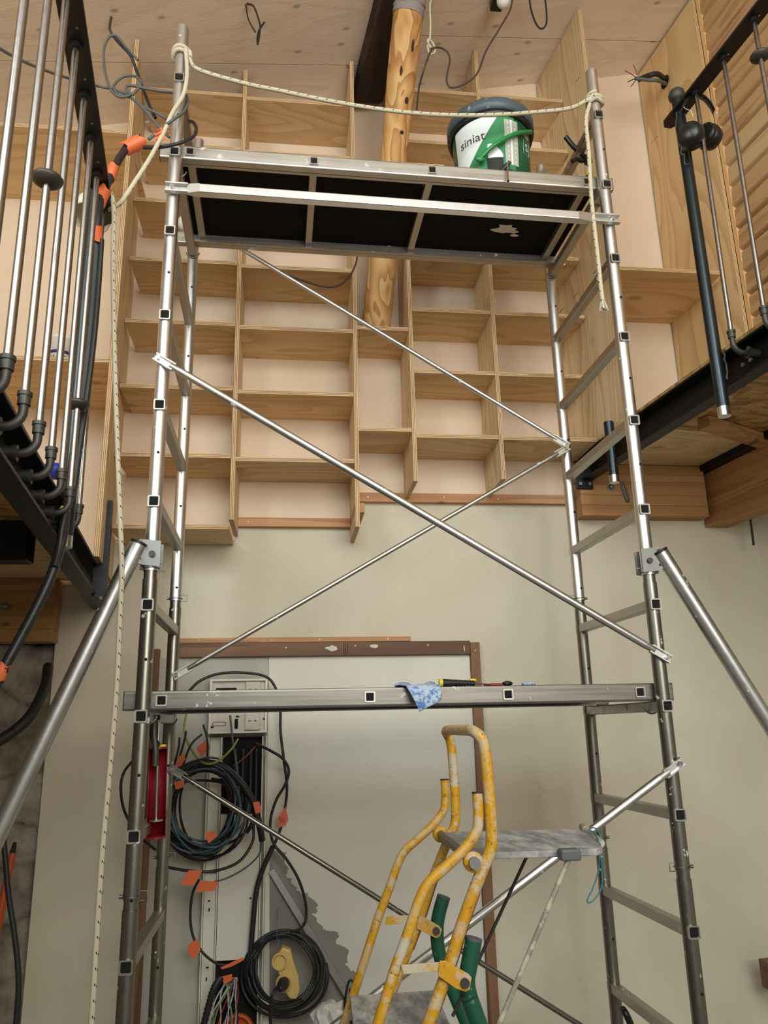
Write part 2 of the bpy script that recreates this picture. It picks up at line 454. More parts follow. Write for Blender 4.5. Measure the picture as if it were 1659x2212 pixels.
def emis(name, c, st):
    t = NT(name); t.b.inputs['Base Color'].default_value = lin(c); t.b.inputs['Roughness'].default_value = 0.3

# ------------------------------------------------------------------ SETTING
def quadwall(name, x0, x1, z0, z1, y0, y1, mat, parent=None):
    return MB().box(((x0+x1)/2, (y0+y1)/2, (z0+z1)/2), (x1-x0, y1-y0, z1-z0)).build(name, mat, parent)
fl = struct(MB().box((0, 0.4, FLOOR-0.05), (7.5, 7.5, 0.1)).build('floor', 'floor_screed'))
XL = -0.955                                             # plaster stops here on the left, bare stone beyond
wb = struct(quadwall('wall_back', XL, 3.2, FLOOR, 3.75, YW, YW+0.12, 'wall_plaster'))
quadwall('upper_wall', -3.4, XL, 0.60, 3.4, YW, YW+0.12, 'wall_plaster', wb)
# smooth lining boards behind the shelving
for (x0, x1, z0, z1) in ((-2.6, -0.76, 0.6, ceil_z(-2.6, YW)), (-0.75, -0.244, 0.794, 0), (-0.242, 0.285, 0.895, 0),
                         (0.287, 1.29, 1.014, ceil_z(0.287, YW)), (1.31, 1.88, 1.15, ceil_z(1.31, YW))):
    b = MB(); y = YW-0.006
    za, zb = ceil_z(x0, YW), ceil_z(x1, YW)
    b.prism([(x0, y, z0), (x1, y, z0), (x1, y, zb+0.02), (x0, y, za+0.02)], (0, 0.006, 0)).build('lining_board', 'wall_board', wb)

# bare stone wall to the left, rough displaced grid
def stonewall():
    b = MB(); nx, nz = 90, 150; x0, x1, z0, z1 = -2.6, XL+0.02, FLOOR, 0.36
    from mathutils import noise as N
    vs = []
    for j in range(nz+1):
        for i in range(nx+1):
            x = x0+(x1-x0)*i/nx; z = z0+(z1-z0)*j/nz
            d = N.fractal(V((x*6, z*6, 1.3)), 0.8, 2.1, 6)*0.03
            w = N.cell(V((x*4.2+0.6*N.noise(V((x*3, z*3, 0))), z*6.0+0.6*N.noise(V((x*3, z*3, 9))), 0)))*0.045
            vs.append((x, YW+0.075-d-w, z))
    b.add(vs, [(j*(nx+1)+i, j*(nx+1)+i+1, (j+1)*(nx+1)+i+1, (j+1)*(nx+1)+i) for j in range(nz) for i in range(nx)], 0, True)
    o = b.build('wall_left', 'stone', recalc=False); struct(o)
    quadwall('stone_core', -2.6, XL+0.0, FLOOR, 0.6, YW+0.13, YW+0.3, 'stone', o)
stonewall()

# ceiling: wide whitewashed boards laid up the slope
ce = thing('ceiling', (0.3, 1.5, 3.2), None, None); ce['kind'] = 'structure'
CU2 = V((0.9921, 0.1253, 0)); CV2 = V((-0.1253, 0.9921, 0))
def cpt(s, v, dz=0.0):
    p = CU2*s+CV2*v; return V((p.x, p.y, ceil_z(p.x, p.y)+dz))
def cboard(s0, s1, v0, v1):
    g = 0.0025
    p = [cpt(s0, v0+g), cpt(s1, v0+g), cpt(s1, v1-g), cpt(s0, v1-g)]
    o = MB().prism(p, (0, 0, 0.03)).build('ceiling_board', 'ceiling_wood', ce)
    return o
vl = [3.60, 3.03, 2.50, 1.97, 1.44, 0.91, 0.38, -0.2, -0.8]
vr = [3.60, 2.845, 2.32, 1.79, 1.26, 0.73, 0.20, -0.4, -0.8]
for k in range(len(vl)-1):
    cboard(-3.1, 0.76, vl[k+1], vl[k]); cboard(0.763, 3.4, vr[k+1], vr[k])
MB().prism([cpt(-3.1, -0.8, 0.031), cpt(3.4, -0.8, 0.031), cpt(3.4, 3.6, 0.031), cpt(-3.1, 3.6, 0.031)], (0, 0, 0.08)).build('roof_deck', 'rafter', ce)

# right wall with lapped wooden siding
XR = 1.91
wr = thing('wall_right', (2.0, 2.0, 1.2), None, None); wr['kind'] = 'structure'
def rpt(off, y, z):                                     # point relative to the right-hand side plane: off = outwards, y along it
    p0 = V((XR, YW, 0)); t = (YW-y)/BD.y; p = p0-BD*t+BR*off; return V((p.x, p.y, z))
pitch = 0.1104
for k in range(24):
    z = 3.334+0.1104*3-pitch*k
    if z < 1.19: continue
    a, e = rpt(0, 2.82, 0), rpt(0, -2.5, 0)
    prof = [(0.032, z+0.0015), (0.044, z+0.0015), (0.044, z+pitch-0.003), (0.006, z+pitch-0.003), (-0.001, z+0.020), (0.003, z+0.0165)]
    poly = [V((a.x, a.y, zz))+BR*o for o, zz in prof]
    b = MB(); b.prism(poly, e-a)
    b.build('siding_board', random.choice(['siding', 'siding', 'siding_red', 'siding_pale']), wr)
b = MB(); c0 = rpt(0.014, 2.828, 0)
MB().box((c0.x, c0.y, 2.42), (0.03, 0.022, 2.4), BRM).build('corner_trim', 'trim_wood', wr)
q = [rpt(0.045, 3.4, 1.15), rpt(0.045, -2.6, 1.15), rpt(0.045, -2.6, 3.9), rpt(0.045, 3.4, 3.9)]
MB().prism(q, BR*0.1).build('wall_core', 'wall_plaster', wr)

# unseen side walls, added to keep light out and darken the lower room
struct(MB().prism([rpt(0.95, 3.40, FLOOR), rpt(0.95, -2.6, FLOOR), rpt(0.95, -2.6, 1.149), rpt(0.95, 3.40, 1.149)], BR*0.1).build('wall_unseen_right', 'wall_plaster'))
def lside(y, z): p = V((-2.62, YW, 0))-BD*((YW-y)/BD.y); return V((p.x, p.y, z))
struct(MB().prism([lside(3.4, FLOOR), lside(-2.6, FLOOR), lside(-2.6, 2.45), lside(3.4, 2.45)], BR*-0.1).build('wall_unseen_left', 'wall_plaster'))

quadwall('end_wall', 1.9, 3.2, 1.2, 3.75, YW+0.13, YW+0.2, 'wall_plaster', wb)

# ------------------------------------------------------------------ BOOKCASE
PT = 0.019
def board(name, c, size, thick, parent, face, R=None, rz=0.0):
    edge = {0: 'edge_x', 2: 'edge_z'}[thick]
    b = MB().box((0, 0, 0), size, None, 0, thick, 1)
    o = b.build(name, [face, edge], None, origin=(0, 0, 0))
    o.location = c; o.rotation_euler = (0, 0, rz)
    o.parent = parent; o.matrix_parent_inverse = Matrix.Translation(parent.location).inverted()
    return o
bc = thing('plywood_bookcase', (0.3, 3.2, 0.85), 'large open plywood bookcase filling the back wall behind the scaffold', 'bookcase')
def yawboard_x(x_wall, ya, yb):                         # centre of a skewed panel running along BD
    ym = (ya+yb)/2; return x_wall + (YW-ym)*math.tan(-AB), ym
def vpanel(name, x, z0, z1, ya=YF, yb=YW-0.006, skew=False, parent=bc, face='ply_z', t=PT):
    if skew:
        xc, ym = yawboard_x(x, ya, yb); L = (yb-ya)/math.cos(AB); rz = -AB
    else: xc, ym, L, rz = x, (ya+yb)/2, yb-ya, 0
    return board(name, (xc, ym, (z0+z1)/2), (t, L, z1-z0), 0, parent, face, rz=rz)
# uprights (x of the centre line at the wall)
X0, X1, X2, X3, X4, X5 = -0.758, -0.242, 0.265, 0.511, 0.889, 1.306
top = lambda x, y: ceil_z(x, y)-0.004
vpanel('upright_panel', X0, 0.6125, top(X0, 2.82), 2.82, skew=True)
vpanel('upright_panel', X1, 0.815, top(X1-PT, 3.05))
vpanel('upright_panel', X2, 0.79, top(X2-PT, 3.05))
vpanel('upright_panel', X3, 0.988, top(X3-PT, 3.05))
vpanel('upright_panel', X4, 1.003, top(X4-PT, 3.05))
vpanel('upright_panel', X5, 1.195, top(X5, 2.85), 2.85, skew=True)
def shelf(xa, xb, zb, ya=YF, yb=YW-0.006, parent=bc, name='shelf'):
    return board(name, ((xa+xb)/2, (ya+yb)/2, zb+PT/2), (xb-xa, yb-ya, PT), 2, parent, 'ply_x')
h = PT/2+0.0005
for i in range(8): shelf(X0+0.036+h, X1-h, 0.774+0.30*i)                        # column beside the left panel
for i in range(1, 8): shelf(X1+h, X2-h, 0.762+0.30*i)
for z in (1.207, 1.682): shelf(X2+h, X3-h, z)
for i in range(7): shelf(X3+h, X4-h, 1.182+0.30*i); shelf(X4+h, X5+0.022-h, 1.180+0.30*i)
# pine battens on the wall under the shelves
def batten(xa, xb, za, zb, parent, screws, mat='pine', depth=0.028, name='batten'):
    o = MB().box(((xa+xb)/2, YW-depth/2, (za+zb)/2), (xb-xa, depth, zb-za)).build(name, mat, parent, bevel=0.0015)
    for sx, sz in screws:
        MB().cyl((sx, YW-depth-0.0015, sz), (sx, YW-depth+0.002, sz), 0.0034, 10).build('screw', 'zinc', o)
    return o
batten(-0.235, 0.255, 0.853, 0.893, bc, [(-0.19, 0.873)])
batten(0.292, 1.29, 0.971, 1.013, bc, [(0.335, 0.992), (0.42, 0.995), (0.68, 0.994), (0.93, 0.99), (1.2, 0.99)])
MB().box((0.275, YW-0.14, 0.872), (0.04, 0.27, 0.04)).build('batten', 'pine', bc)

la = thing('alcove_shelving', (-1.3, 3.1, 1.4), 'deep plywood alcove shelves behind the left railing', 'shelf')
shelf(-2.4, X0+0.047, 1.389-0.002, 2.85, parent=la); shelf(-2.4, X0+0.047, 2.452, 2.85, parent=la)
ra = thing('alcove_shelving', (1.65, 3.1, 1.94), 'deep plywood shelf and holed side panel in the right alcove', 'shelf')
o = shelf(X5+0.05, XR-0.005, 1.930, 2.88, parent=ra)
vpanel('side_panel', XR-0.012, 1.19, ceil_z(1.9, 2.85)-0.004, 2.84, skew=True, parent=ra, face='ply_panel')
# cable hole in the panel
hc = on_plane(1436, 177, XR-0.025, YW)
MB().cyl(hc-BR*0.001, hc+BR*0.002, 0.033, 24).build('cable_hole', 'hole_black', ra)
# pencil marks on the uprights
for (pa, pb) in (((1281, 591), (1293, 580)), ((1236, 645), (1249, 631)), ((1208, 676), (1219, 664)), ((1243, 178), (1252, 166))):
    A, B_ = on_plane(*pa, X5-0.0105, YW), on_plane(*pb, X5-0.0105, YW)
    MB().tube([A, B_], 0.0008, 4).build('pencil_mark', 'pencil', bc)
for (pa, pb) in (((1407, 309), (1421, 293)), ((1495, 200), (1505, 190))):
    A, B_ = on_plane(*pa, XR-0.0225, YW), on_plane(*pb, XR-0.0225, YW)
    MB().tube([A, B_], 0.0008, 4).build('pencil_mark', 'pencil', ra)

# ------------------------------------------------------------------ old rafter and peeled log strut
ra_b = MB()
p = [cpt(0.69, 1.0, -0.0), cpt(0.83, 1.0, 0), cpt(0.83, 3.19, 0), cpt(0.69, 3.19, 0)]
nseg = 14; vs = []
for i in range(nseg+1):
    v = 0.6+(3.19-0.6)*i/nseg; j = lambda: random.uniform(-0.006, 0.006)
    for (s_, dz) in ((0.685, -0.004), (0.69, -0.06), (0.70, -0.075), (0.83, -0.085), (0.845, -0.07), (0.845, -0.004)):
        vs.append(cpt(s_+j(), v, dz+j()*0.5))
fs = [(i*6+k, i*6+(k+1) % 6, (i+1)*6+(k+1) % 6, (i+1)*6+k) for i in range(nseg) for k in range(6)] + [tuple(range(6))[::-1], tuple(nseg*6+k for k in range(6))]
tag(ra_b.add(vs, fs).build('roof_rafter', 'rafter'), 'dark weathered roof beam running along the ceiling beside the log', 'beam')

LA, LB = at(809, 720, 3.20), at(886, -14, 2.68)
LA.z = 1.703
_d = (LB-LA)
for _k in range(40):
    _p = LA+_d*(1+_k*0.005)
    if _p.z > ceil_z(_p.x, _p.y)-0.004: break
LTOP = _p
lg = thing('log_strut', LA, 'peeled round log standing in the bookcase niche', 'log')
b = MB(); n = 18; path = []; rr = []
for i in range(31):
    t = i/30; path.append(LA.lerp(LTOP, t)+V((random.uniform(-.002, .002), random.uniform(-.002, .002), 0))); rr.append(0.0645+0.003*math.sin(t*9)+random.uniform(-.001, .001))
b.tube(path, 0.065, n, rr=rr); b.build('trunk', 'log', lg)
def log_frac(py):                                       # parameter on the log axis for an image row
    best = min(range(400), key=lambda k: abs(1106-FPX*((LA.lerp(LB, k/400)).dot(CU)/(LA.lerp(LB, k/400)).dot(CF))-py)); return best/400
axis = (LB-LA).normalized()
for (px, py, l) in ((889, 112, 0.05), (866, 168, 0.035), (877, 228, 0.022), (867, 296, 0.012)):
    P = LA.lerp(LB, log_frac(py)); d = ray(px, py).normalized()
    w = P - d*P.dot(d); tocam = -d
    Q = d*P.dot(d); off = (Q-P); off = off-axis*off.dot(axis)
    off = off.normalized()*min(off.length, 0.055) if off.length > 1e-6 else off
    perp = (tocam-axis*tocam.dot(axis)).normalized()
    rp = P+off+perp*math.sqrt(max(0.0, 0.0645**2-off.length**2))*0.968
    MB().sphere((0, 0, 0), 1.0, (0.009, 0.004, l*0.7), 10).build('knot', 'rafter', lg)
    ob = bpy.context.scene.objects[-1] if False else COL.objects[-1]
    ob.location = rp; ob.rotation_euler = axis.to_track_quat('Z', 'Y').to_euler()
wrap = thing('cloth_wrap', LA.lerp(LB, 0.95), 'grey cloth strap wound round the top of the log', 'strap')
for k, (t0, t1, ex) in enumerate(((log_frac(36), log_frac(14), 0.005), (log_frac(18), log_frac(-3), 0.009), (log_frac(2), log_frac(-30), 0.007))):
    A, B_ = LA.lerp(LB, t0), LA.lerp(LB, t1); tilt = V((0, 0, 0.006*(1 if k % 2 else -1)))
    bb = MB(); nn = 28; vs = []
    q = axis.orthogonal().normalized(); w = axis.cross(q)
    for j, t in enumerate((0, 0.08, 0.5, 0.92, 1)):
        for i in range(nn):
            a = 2*math.pi*i/nn; r = 0.0655+ex*(0.6 if j in (0, 4) else 1)+0.0012*math.sin(5*a+k)+0.001*random.random()
            vs.append(A.lerp(B_, t)+(q*math.cos(a)+w*math.sin(a))*r+axis*0.006*math.sin(a+k*2))
    bb.add(vs, [(j*nn+i, j*nn+(i+1) % nn, (j+1)*nn+(i+1) % nn, (j+1)*nn+i) for j in range(4) for i in range(nn)], 0, True)
    bb.build('wrap_turn', 'cloth_grey', wrap)

# ------------------------------------------------------------------ MEZZANINES
def channel(name, x0, z0, z1, ya, yb, label, out, fw=0.055, tf=0.009, tw=0.007):
    # steel channel along BD; x0 = x of the flange tips at the wall line, out = +1 flanges point to +BR
    b = MB(); L = (yb-ya)/BD.y
    mid = V((x0, YW, 0))-BD*((YW-(ya+yb)/2)/BD.y)
    t = thing(name, (mid.x, mid.y, z0), label, 'beam')
    def part(nm, off, zc, w, hh):
        c = mid+BR*off; MB().box((c.x, c.y, zc), (w, L, hh), BRM).build(nm, 'black_steel', t, bevel=0.002)
    part('web', -out*(fw-tw/2), (z0+z1)/2, tw, z1-z0-2*tf-0.0004)
    part('flange', -out*fw/2, z1-tf/2, fw, tf); part('flange', -out*fw/2, z0+tf/2, fw, tf)
    return t
LX = -0.765                                            # flange tips of the left beam at the wall line
RXb = 1.296
lb = channel('steel_beam', LX, 0.498, 0.612, -2.5, YW, 'black steel channel beam carrying the left mezzanine railing', 1)
rb = channel('steel_beam', RXb, 1.065, 1.190, -2.5, YW, 'black steel channel beam carrying the right mezzanine railing', -1)
def lpt(off, y, z): p = V((LX, YW, 0))-BD*((YW-y)/BD.y)+BR*off; return V((p.x, p.y, z))
def rbp(off, y, z): p = V((RXb, YW, 0))-BD*((YW-y)/BD.y)+BR*off; return V((p.x, p.y, z))
# decks
ld = thing('mezzanine_deck', lpt(-1.0, 1.8, 0.56), 'wooden deck of the left mezzanine seen from below', 'deck')
def slab(nm, f, offs, ys, z0, z1, mat, parent, mats=None):
    q = [f(offs[0], ys[0], z0), f(offs[1], ys[0], z0), f(offs[1], ys[1], z0), f(offs[0], ys[1], z0)]
    return MB().prism(q, (0, 0, z1-z0)).build(nm, mat, parent)
slab('osb_sheet', lpt, (-2.2, -0.012), (-2.5, 2.55), 0.6135, 0.632, 'osb', ld)
slab('plywood_sheet', lpt, (-2.2, -0.012), (2.553, YW-0.01), 0.6135, 0.632, 'ply_x', ld)
tag(MB().box((-1.62, 2.36, 0.553), (1.70, 0.07, 0.118), None).build('steel_joist', 'black_steel', bevel=0.003), 'black steel joist crossing under the left mezzanine deck', 'joist')
rd = thing('mezzanine_deck', rbp(0.4, 1.8, 1.16), 'particle board and plywood deck of the right mezzanine', 'deck')
slab('osb_sheet', rbp, (0.012, 1.6), (-2.5, 2.78), 1.191, 1.2095, 'osb', rd)
slab('plywood_sheet', rbp, (0.0, 0.62), (2.783, YW-0.01), 1.191, 1.2095, 'ply_x', rd)
slab('ceiling_sheet', rbp, (0.058, 1.6), (-2.5, 2.78), 1.150, 1.165, 'osb', rd)
slab('ceiling_sheet', rbp, (0.058, 0.62), (2.783, YW-0.02), 1.148, 1.163, 'ply_x', rd)
A, B_ = atz(1532, 908, 1.125), atz(1665, 950, 1.125)
tag(MB().prism([A+V((0, 0, -0.022)), A+V((0, 0, 0.022)), A+V((-0.02, 0.05, 0.022)), A+V((-0.02, 0.05, -0.022))], B_-A).build('timber_strut', 'lamella'), 'short timber strut under the right mezzanine deck', 'timber')
# laminated timber beams
def glulam(label, pts, z0, z1, n, thick, mat='lamella', ext=None):
    t = thing('laminated_beam', (pts[0]+pts[1])/2+V((0, 0, z0)), label, 'beam')
    d = (pts[1]-pts[0]); L = d.length; ang = math.atan2(d.y, d.x); R = Matrix.Rotation(ang, 3, 'Z')
    nrm = V((-d.y, d.x, 0)).normalized()*thick/2; hh = (z1-z0)/n
    for i in range(n):
        o = MB().box((0, 0, 0), (L, thick-random.choice((0, 0.0015)), hh-0.0006)).build('lamella', mat, None, origin=(0, 0, 0), bevel=0.0012)
        c = (pts[0]+pts[1])/2+nrm; o.location = (c.x, c.y, z0+hh*(i+0.5)); o.rotation_euler = (0, 0, ang)
        o.parent = t; o.matrix_parent_inverse = Matrix.Translation(t.location).inverted()
    return t
gl = glulam('laminated wood ledger beam on the wall under the left deck', [V((-2.5, 3.232, 0)), V((-0.945, 3.232, 0))], 0.358, 0.612, 5, 0.095)
gr = glulam('laminated wood ledger beam on the wall under the right deck', [V((1.30, 3.245, 0)), V((1.905, 3.245, 0))], 0.902, 1.146, 5, 0.083)
a0 = rpt(0.012, 3.32, 0); a1 = rpt(0.012, -2.0, 0)
g2 = glulam('laminated wood beam running forward from the right corner', [a0, a1], 0.870, 1.118, 5, 0.12)
p0, p1 = rpt(0.06, 3.3, 0), rpt(0.06, 1.2, 0)
q = [rpt(-0.03, 3.31, 1.119), rpt(-0.03, 1.2, 1.119), rpt(0.10, 1.2, 1.119), rpt(0.10, 3.31, 1.119)]
tag(MB().prism(q, (0, 0, 0.028)).build('steel_plate', 'black_steel'), 'black steel bearing plate on top of the right laminated beam', 'plate')
def bolt(px, py, y, parent, r=0.011):
    c = at(px, py, y); MB().sphere(c, r, (1, 0.7, 1), 12).cyl(c+V((0, 0.004, 0)), c+V((0, 0.009, 0)), r*1.7, 14).build('bolt', 'zinc', parent)
bolt(12, 1309, 3.226, gl, 0.012); bolt(1321, 1051, 3.24, gr, 0.012)
# end plate of the right beam on the ledger
ep = at(1253, 1048, 3.236)
MB().box((1.318, 3.238, 1.090), (0.080, 0.010, 0.135)).build('end_plate', 'black_steel', rb, bevel=0.004)
for dx, dz in ((-0.022, -0.045), (0.022, -0.045)):
    MB().cyl((1.318+dx, 3.233, 1.090+dz), (1.318+dx, 3.224, 1.090+dz), 0.009, 6).build('bolt', 'zinc', rb)
# screw heads beside the right railing post
for k in range(4):
    c = rbp(-0.004, 2.13-0.035*(k % 2), 1.10+0.04*(k//2)); MB().cyl(c, c-BR*0.006, 0.007, 8).build('bolt', 'zinc', rb)

# ------------------------------------------------------------------ RAILINGS
def elbow(parent, top, wallp, mat='iron'):
    # malleable-iron bend from the beam web (wallp) up to the foot of a rod (top)
    t = V(top); w = V(wallp); b = MB()
    hor = V((t.x-w.x, t.y-w.y, 0)); u = hor.normalized(); R = 0.032; zc = w.z
    c = V((t.x, t.y, zc+R))-u*R
    arc = [w] + [c+u*R*math.sin(a)-V((0, 0, R*math.cos(a))) for a in [i*math.pi/2/7 for i in range(8)]] + [t]
    b.tube(arc, 0.0088, 12)
    b.cyl(t-V((0, 0, 0.022)), t+V((0, 0, 0.004)), 0.0118, 14).cyl(t-V((0, 0, 0.004)), t+V((0, 0, 0.004)), 0.0136, 14)
    b.cyl(w, w+u*0.036, 0.0152, 14).cyl(w+u*0.032, w+u*0.041, 0.0172, 14)
    return b.build('elbow', mat, parent)
def collar(parent, p):
    b = MB(); b.lathe([(0.0, -0.012), (0.013, -0.012), (0.020, -0.010), (0.029, -0.003), (0.031, 0.003), (0.027, 0.008), (0.019, 0.009), (0.016, 0.013), (0.0, 0.013)], p, n=22)
    return b.build('collar', 'iron', parent)
lr = thing('railing', lpt(0, 1.7, 0.56), 'steel railing of bright vertical rods on the left mezzanine', 'railing')
LROD = [0.504, 0.654, 0.804, 0.954, 1.104, 1.254, 1.402, 1.549, 1.702, 1.853, 2.000, 2.164]
ROFF = 0.0306
for i, y in enumerate(LROD):
    ft = lpt(ROFF, y, 0.614)
    tp = lpt(ROFF-0.005, y, 1.577)
    r = MB().cyl(ft, tp, 0.0080, 14).build('rod', 'rod_steel', lr)
    elbow(r, ft, lpt(-0.045, y, 0.548))
    MB().cyl(tp-V((0, 0, 0.012)), tp+V((0, 0, 0.002)), 0.015, 12).build('rod_cap', 'black_plastic', r)
    if i in (2, 6, 10):
        z = 0.85 if i == 10 else 1.085; collar(r, ft.lerp(tp, (z-0.614)/(1.577-0.614)))
def flat_rail(parent, f, off, ya, yb, z, w, th):
    q = [f(off-w/2, ya, z), f(off+w/2, ya, z), f(off+w/2, yb-0.02, z), f(off+w/2-0.015, yb, z), f(off-w/2+0.015, yb, z), f(off-w/2, yb-0.02, z)]
    o = MB().prism(q, (0, 0, th)).build('handrail', 'rail_paint', parent)
    k = 0; y = ya+0.05
    while y < yb-0.1:
        c = f(off+0.008, y, z); MB().cyl(c-V((0, 0, 0.001)), c+V((0, 0, 0.001)), 0.0035, 8).build('screw', 'chrome', o); y += 0.15
flat_rail(lr, lpt, ROFF-0.005, 0.25, 2.24, 1.5795, 0.058, 0.009)
pb, pt_ = lpt(0.014, 2.085, 0.478), lpt(0.010, 2.085, 1.578)
MB().cyl(pb, pt_, 0.0205, 20).cyl(pb-V((0, 0, 0.001)), pb+V((0, 0, 0.03)), 0.0208, 20, mat=1).build('newel_post', ['pipe_steel', 'chrome'], lr)
# cut angle welded at the beam end
q = lpt(0.004, 2.95, 0.45)
MB().box((q.x+0.004, q.y, 0.675), (0.045, 0.008, 0.37), BRM).box((q.x+0.026, q.y+0.02, 0.675), (0.006, 0.045, 0.37), BRM).build('angle_stub', 'black_steel', lr)

rr_ = thing('railing', rbp(0, 1.7, 1.19), 'steel railing of rods with dark pipe post on the right mezzanine', 'railing')
for i, y in enumerate([2.116, 1.966, 1.816, 1.666, 1.516, 1.366, 1.216, 1.066, 0.916]):
    ft = rbp(-0.045, y, 1.205); tp = rbp(-0.035, y, 2.150)
    ft, tp = on_plane(1603, 723, 1.296, YW) if False else ft, tp
    r = MB().cyl(ft, tp, 0.0074, 14).build('rod', 'rod_steel', rr_)
    elbow(r, ft, rbp(0.045, y, 1.135))
    MB().cyl(tp-V((0, 0, 0.012)), tp+V((0, 0, 0.002)), 0.015, 12).build('rod_cap', 'black_plastic', r)
    if i in (2, 6): collar(r, ft.lerp(tp, (2.005-1.205)/0.945))
flat_rail(rr_, rbp, -0.035, 0.25, 2.29, 2.152, 0.058, 0.009)
pb, pt_ = rbp(-0.035, 2.215, 0.955), rbp(-0.035, 2.215, 2.21)
MB().cyl(pb, pt_, 0.0205, 22).cyl(pb-V((0, 0, 0.001)), pb+V((0, 0, 0.03)), 0.0208, 22, mat=1).build('newel_post', ['pipe_steel', 'chrome'], rr_)
MB().sphere(pt_+V((0, 0, 0.02)), 0.030, (1, 1, 1), 18).build('ball_finial', 'iron', rr_)
w0 = rbp(-0.014, 2.20, 1.13); MB().tube([w0+V((random.uniform(-.003, .003), 0, -0.05+0.1*i/12)) for i in range(13)], 0.0042, 6).build('weld_seam', 'iron', rr_)
pb, pt_ = rbp(-0.022, 2.93, 0.955), rbp(-0.022, 2.93, 1.222)
tb = MB().cyl(pb, pt_, 0.0205, 20).cyl(pb-V((0, 0, 0.001)), pb+V((0, 0, 0.03)), 0.0208, 20, mat=1).build('pipe_stub', ['pipe_steel', 'chrome'], rr_)

# ------------------------------------------------------------------ SCAFFOLD
XA, XB, YA, YB = -0.3568, 1.139, 2.2369, 2.8096
RZ = [0.043+(7-i)*0.30 for i in range(0, 13)]
sc = thing('scaffold_tower', S(0.39, 2.52, FLOOR), 'aluminium scaffold tower standing before the plywood bookcase', 'scaffold')
PR_ = 0.0208
for (x, y, ztop, jz) in ((XA, YA, 2.375, (0.43, -0.42)), (XB, YA, 2.355, (0.425, -0.415)), (XA, YB, 2.40, (0.436, -0.41)), (XB, YB, 2.40, (0.436, -0.41))):
    segs = [(jz[0]+0.012, ztop), (jz[1]+0.012, jz[0]-0.012), (FLOOR+0.06, jz[1]-0.012)]
    for k, (z0, z1) in enumerate(segs):
        b = MB(); b.cyl(S(x, y, z0), S(x, y, z1), PR_, 24, caps=(k > 0))
        if k == 0:
            b.cyl(S(x, y, z1), S(x, y, z1-0.12), PR_-0.002, 24, caps=False, mat=1)
            b.cyl(S(x, y, z1-0.10), S(x, y, z1-0.101), PR_-0.002, 24, mat=1)
            vs = []
            for rr in (PR_, PR_-0.002):
                vs += [S(x, y, z1)+V((math.cos(2*math.pi*i/24)*rr, math.sin(2*math.pi*i/24)*rr, 0)) for i in range(24)]
            b.add(vs, [(i, (i+1) % 24, 24+(i+1) % 24, 24+i) for i in range(24)])
        p = b.build('upright_tube', ['alu' if k == 0 else 'alu_shaded', 'hole_black'], sc)
        hb = MB(); got = False
        for z in RZ:
            zz = z-0.15
            if z0 < zz < z1:
                c = S(x+0.004, y-PR_+0.0004, zz); hb.cyl(c, c+V((0, -0.0012, 0)), 0.0042, 10); got = True
        if got: hb.build('pin_holes', 'hole_black', p)
    for j in jz:
        MB().cyl(S(x, y, j-0.014), S(x, y, j+0.014), PR_-0.0022, 20).build('spigot', 'alu_shaded', sc)
        c = S(x, y, j+0.02); sgn = -1 if x == XA else 1
        ringp = [c+V((math.cos(a)*0.0235, math.sin(a)*0.0235, 0)) for a in [2*math.pi*i/20 for i in range(20)]]
        b = MB().tube(ringp, 0.0012, 5, closed=True)
        u = [c+V((-sgn*(0.022), -0.006, -0.010)), c+V((-sgn*0.040, -0.006, -0.010)), c+V((-sgn*0.040, -0.006, 0.012)), c+V((-sgn*0.022, -0.006, 0.012))]
        b.tube(u, 0.0014, 5); b.cyl(c+V((sgn*0.020, -0.004, 0)), c+V((sgn*0.030, -0.004, 0)), 0.005, 8)
        b.build('spring_clip', 'zinc', sc)
    MB().lathe([(0, 0), (0.055, 0), (0.055, 0.008), (0.024, 0.012), (0.024, 0.08), (0, 0.08)], S(x, y, FLOOR)).build('base_plate', 'zinc', sc)
for x in (XA, XB):
    for z in RZ:
        r = MB().sqtube(S(x, YA-0.0228, z), S(x, YB+0.0215, z), 0.031, 0.0028)
        a = S(x, YA-0.0222, z); r.sqtube(a+V((0, -0.0042, 0)), a+V((0, 0.004, 0)), 0.0335, 0.0035)
        r.box(S(x, YA-0.0219, z), (0.0232, 0.0020, 0.0244), SR, 1)  # dark plate over the post, painted as the shaded inside of the tube
        r.build('rung', ['alu_flat', 'hole_black'], sc)
def brace(p, q, r, mat='alu', flat=0.075, name='diagonal_brace', w=0.024):
    d = (q-p).normalized(); b = MB()
    up = V((0, -1, 0)); side = d.cross(up).normalized()
    b.cyl(p+d*flat, q-d*flat, r, 16)
    R = Matrix((d, side, up)).transposed()
    for e, sg in ((p, 1), (q, -1)):
        b.cyl(e+d*sg*flat*0.55, e+d*sg*flat, r*0.72, 12, r2=r)
        c = e+d*sg*flat*0.28
        for k in (-1, 1): b.box(c+side*k*w*0.44, (flat*0.9, 0.004, 0.014), R)
        b.box(c+up*0.0-V((0, -0.003, 0)), (flat*0.9, w*0.9, 0.004), R)
    o = b.build(name, mat, sc, bevel=0)
    for e in (p, q):
        MB().cyl(e+V((0, -0.012, 0)), e+V((0, 0.012, 0)), 0.0065, 12).build('pin', 'chrome', o)
    return o
yf, yr = YA-0.030, YB-0.030
brace(S(XA-0.01, yf, 1.090), S(XB+0.012, yf, 0.182), 0.0115)
brace(S(XB+0.012, yf, -0.118), S(XA-0.01, yf, -1.03), 0.0115, 'alu')
brace(S(XA+0.01, yr, 1.985), S(XB-0.01, yr, 1.068), 0.0088)
brace(S(XB-0.01, yr, 1.052), S(XA+0.02, yr, 0.188), 0.0088, 'alu_flat')
brace(S(XA+0.02, yr, -0.118), S(XB-0.01, yr, -1.03), 0.0088, 'alu_shaded')
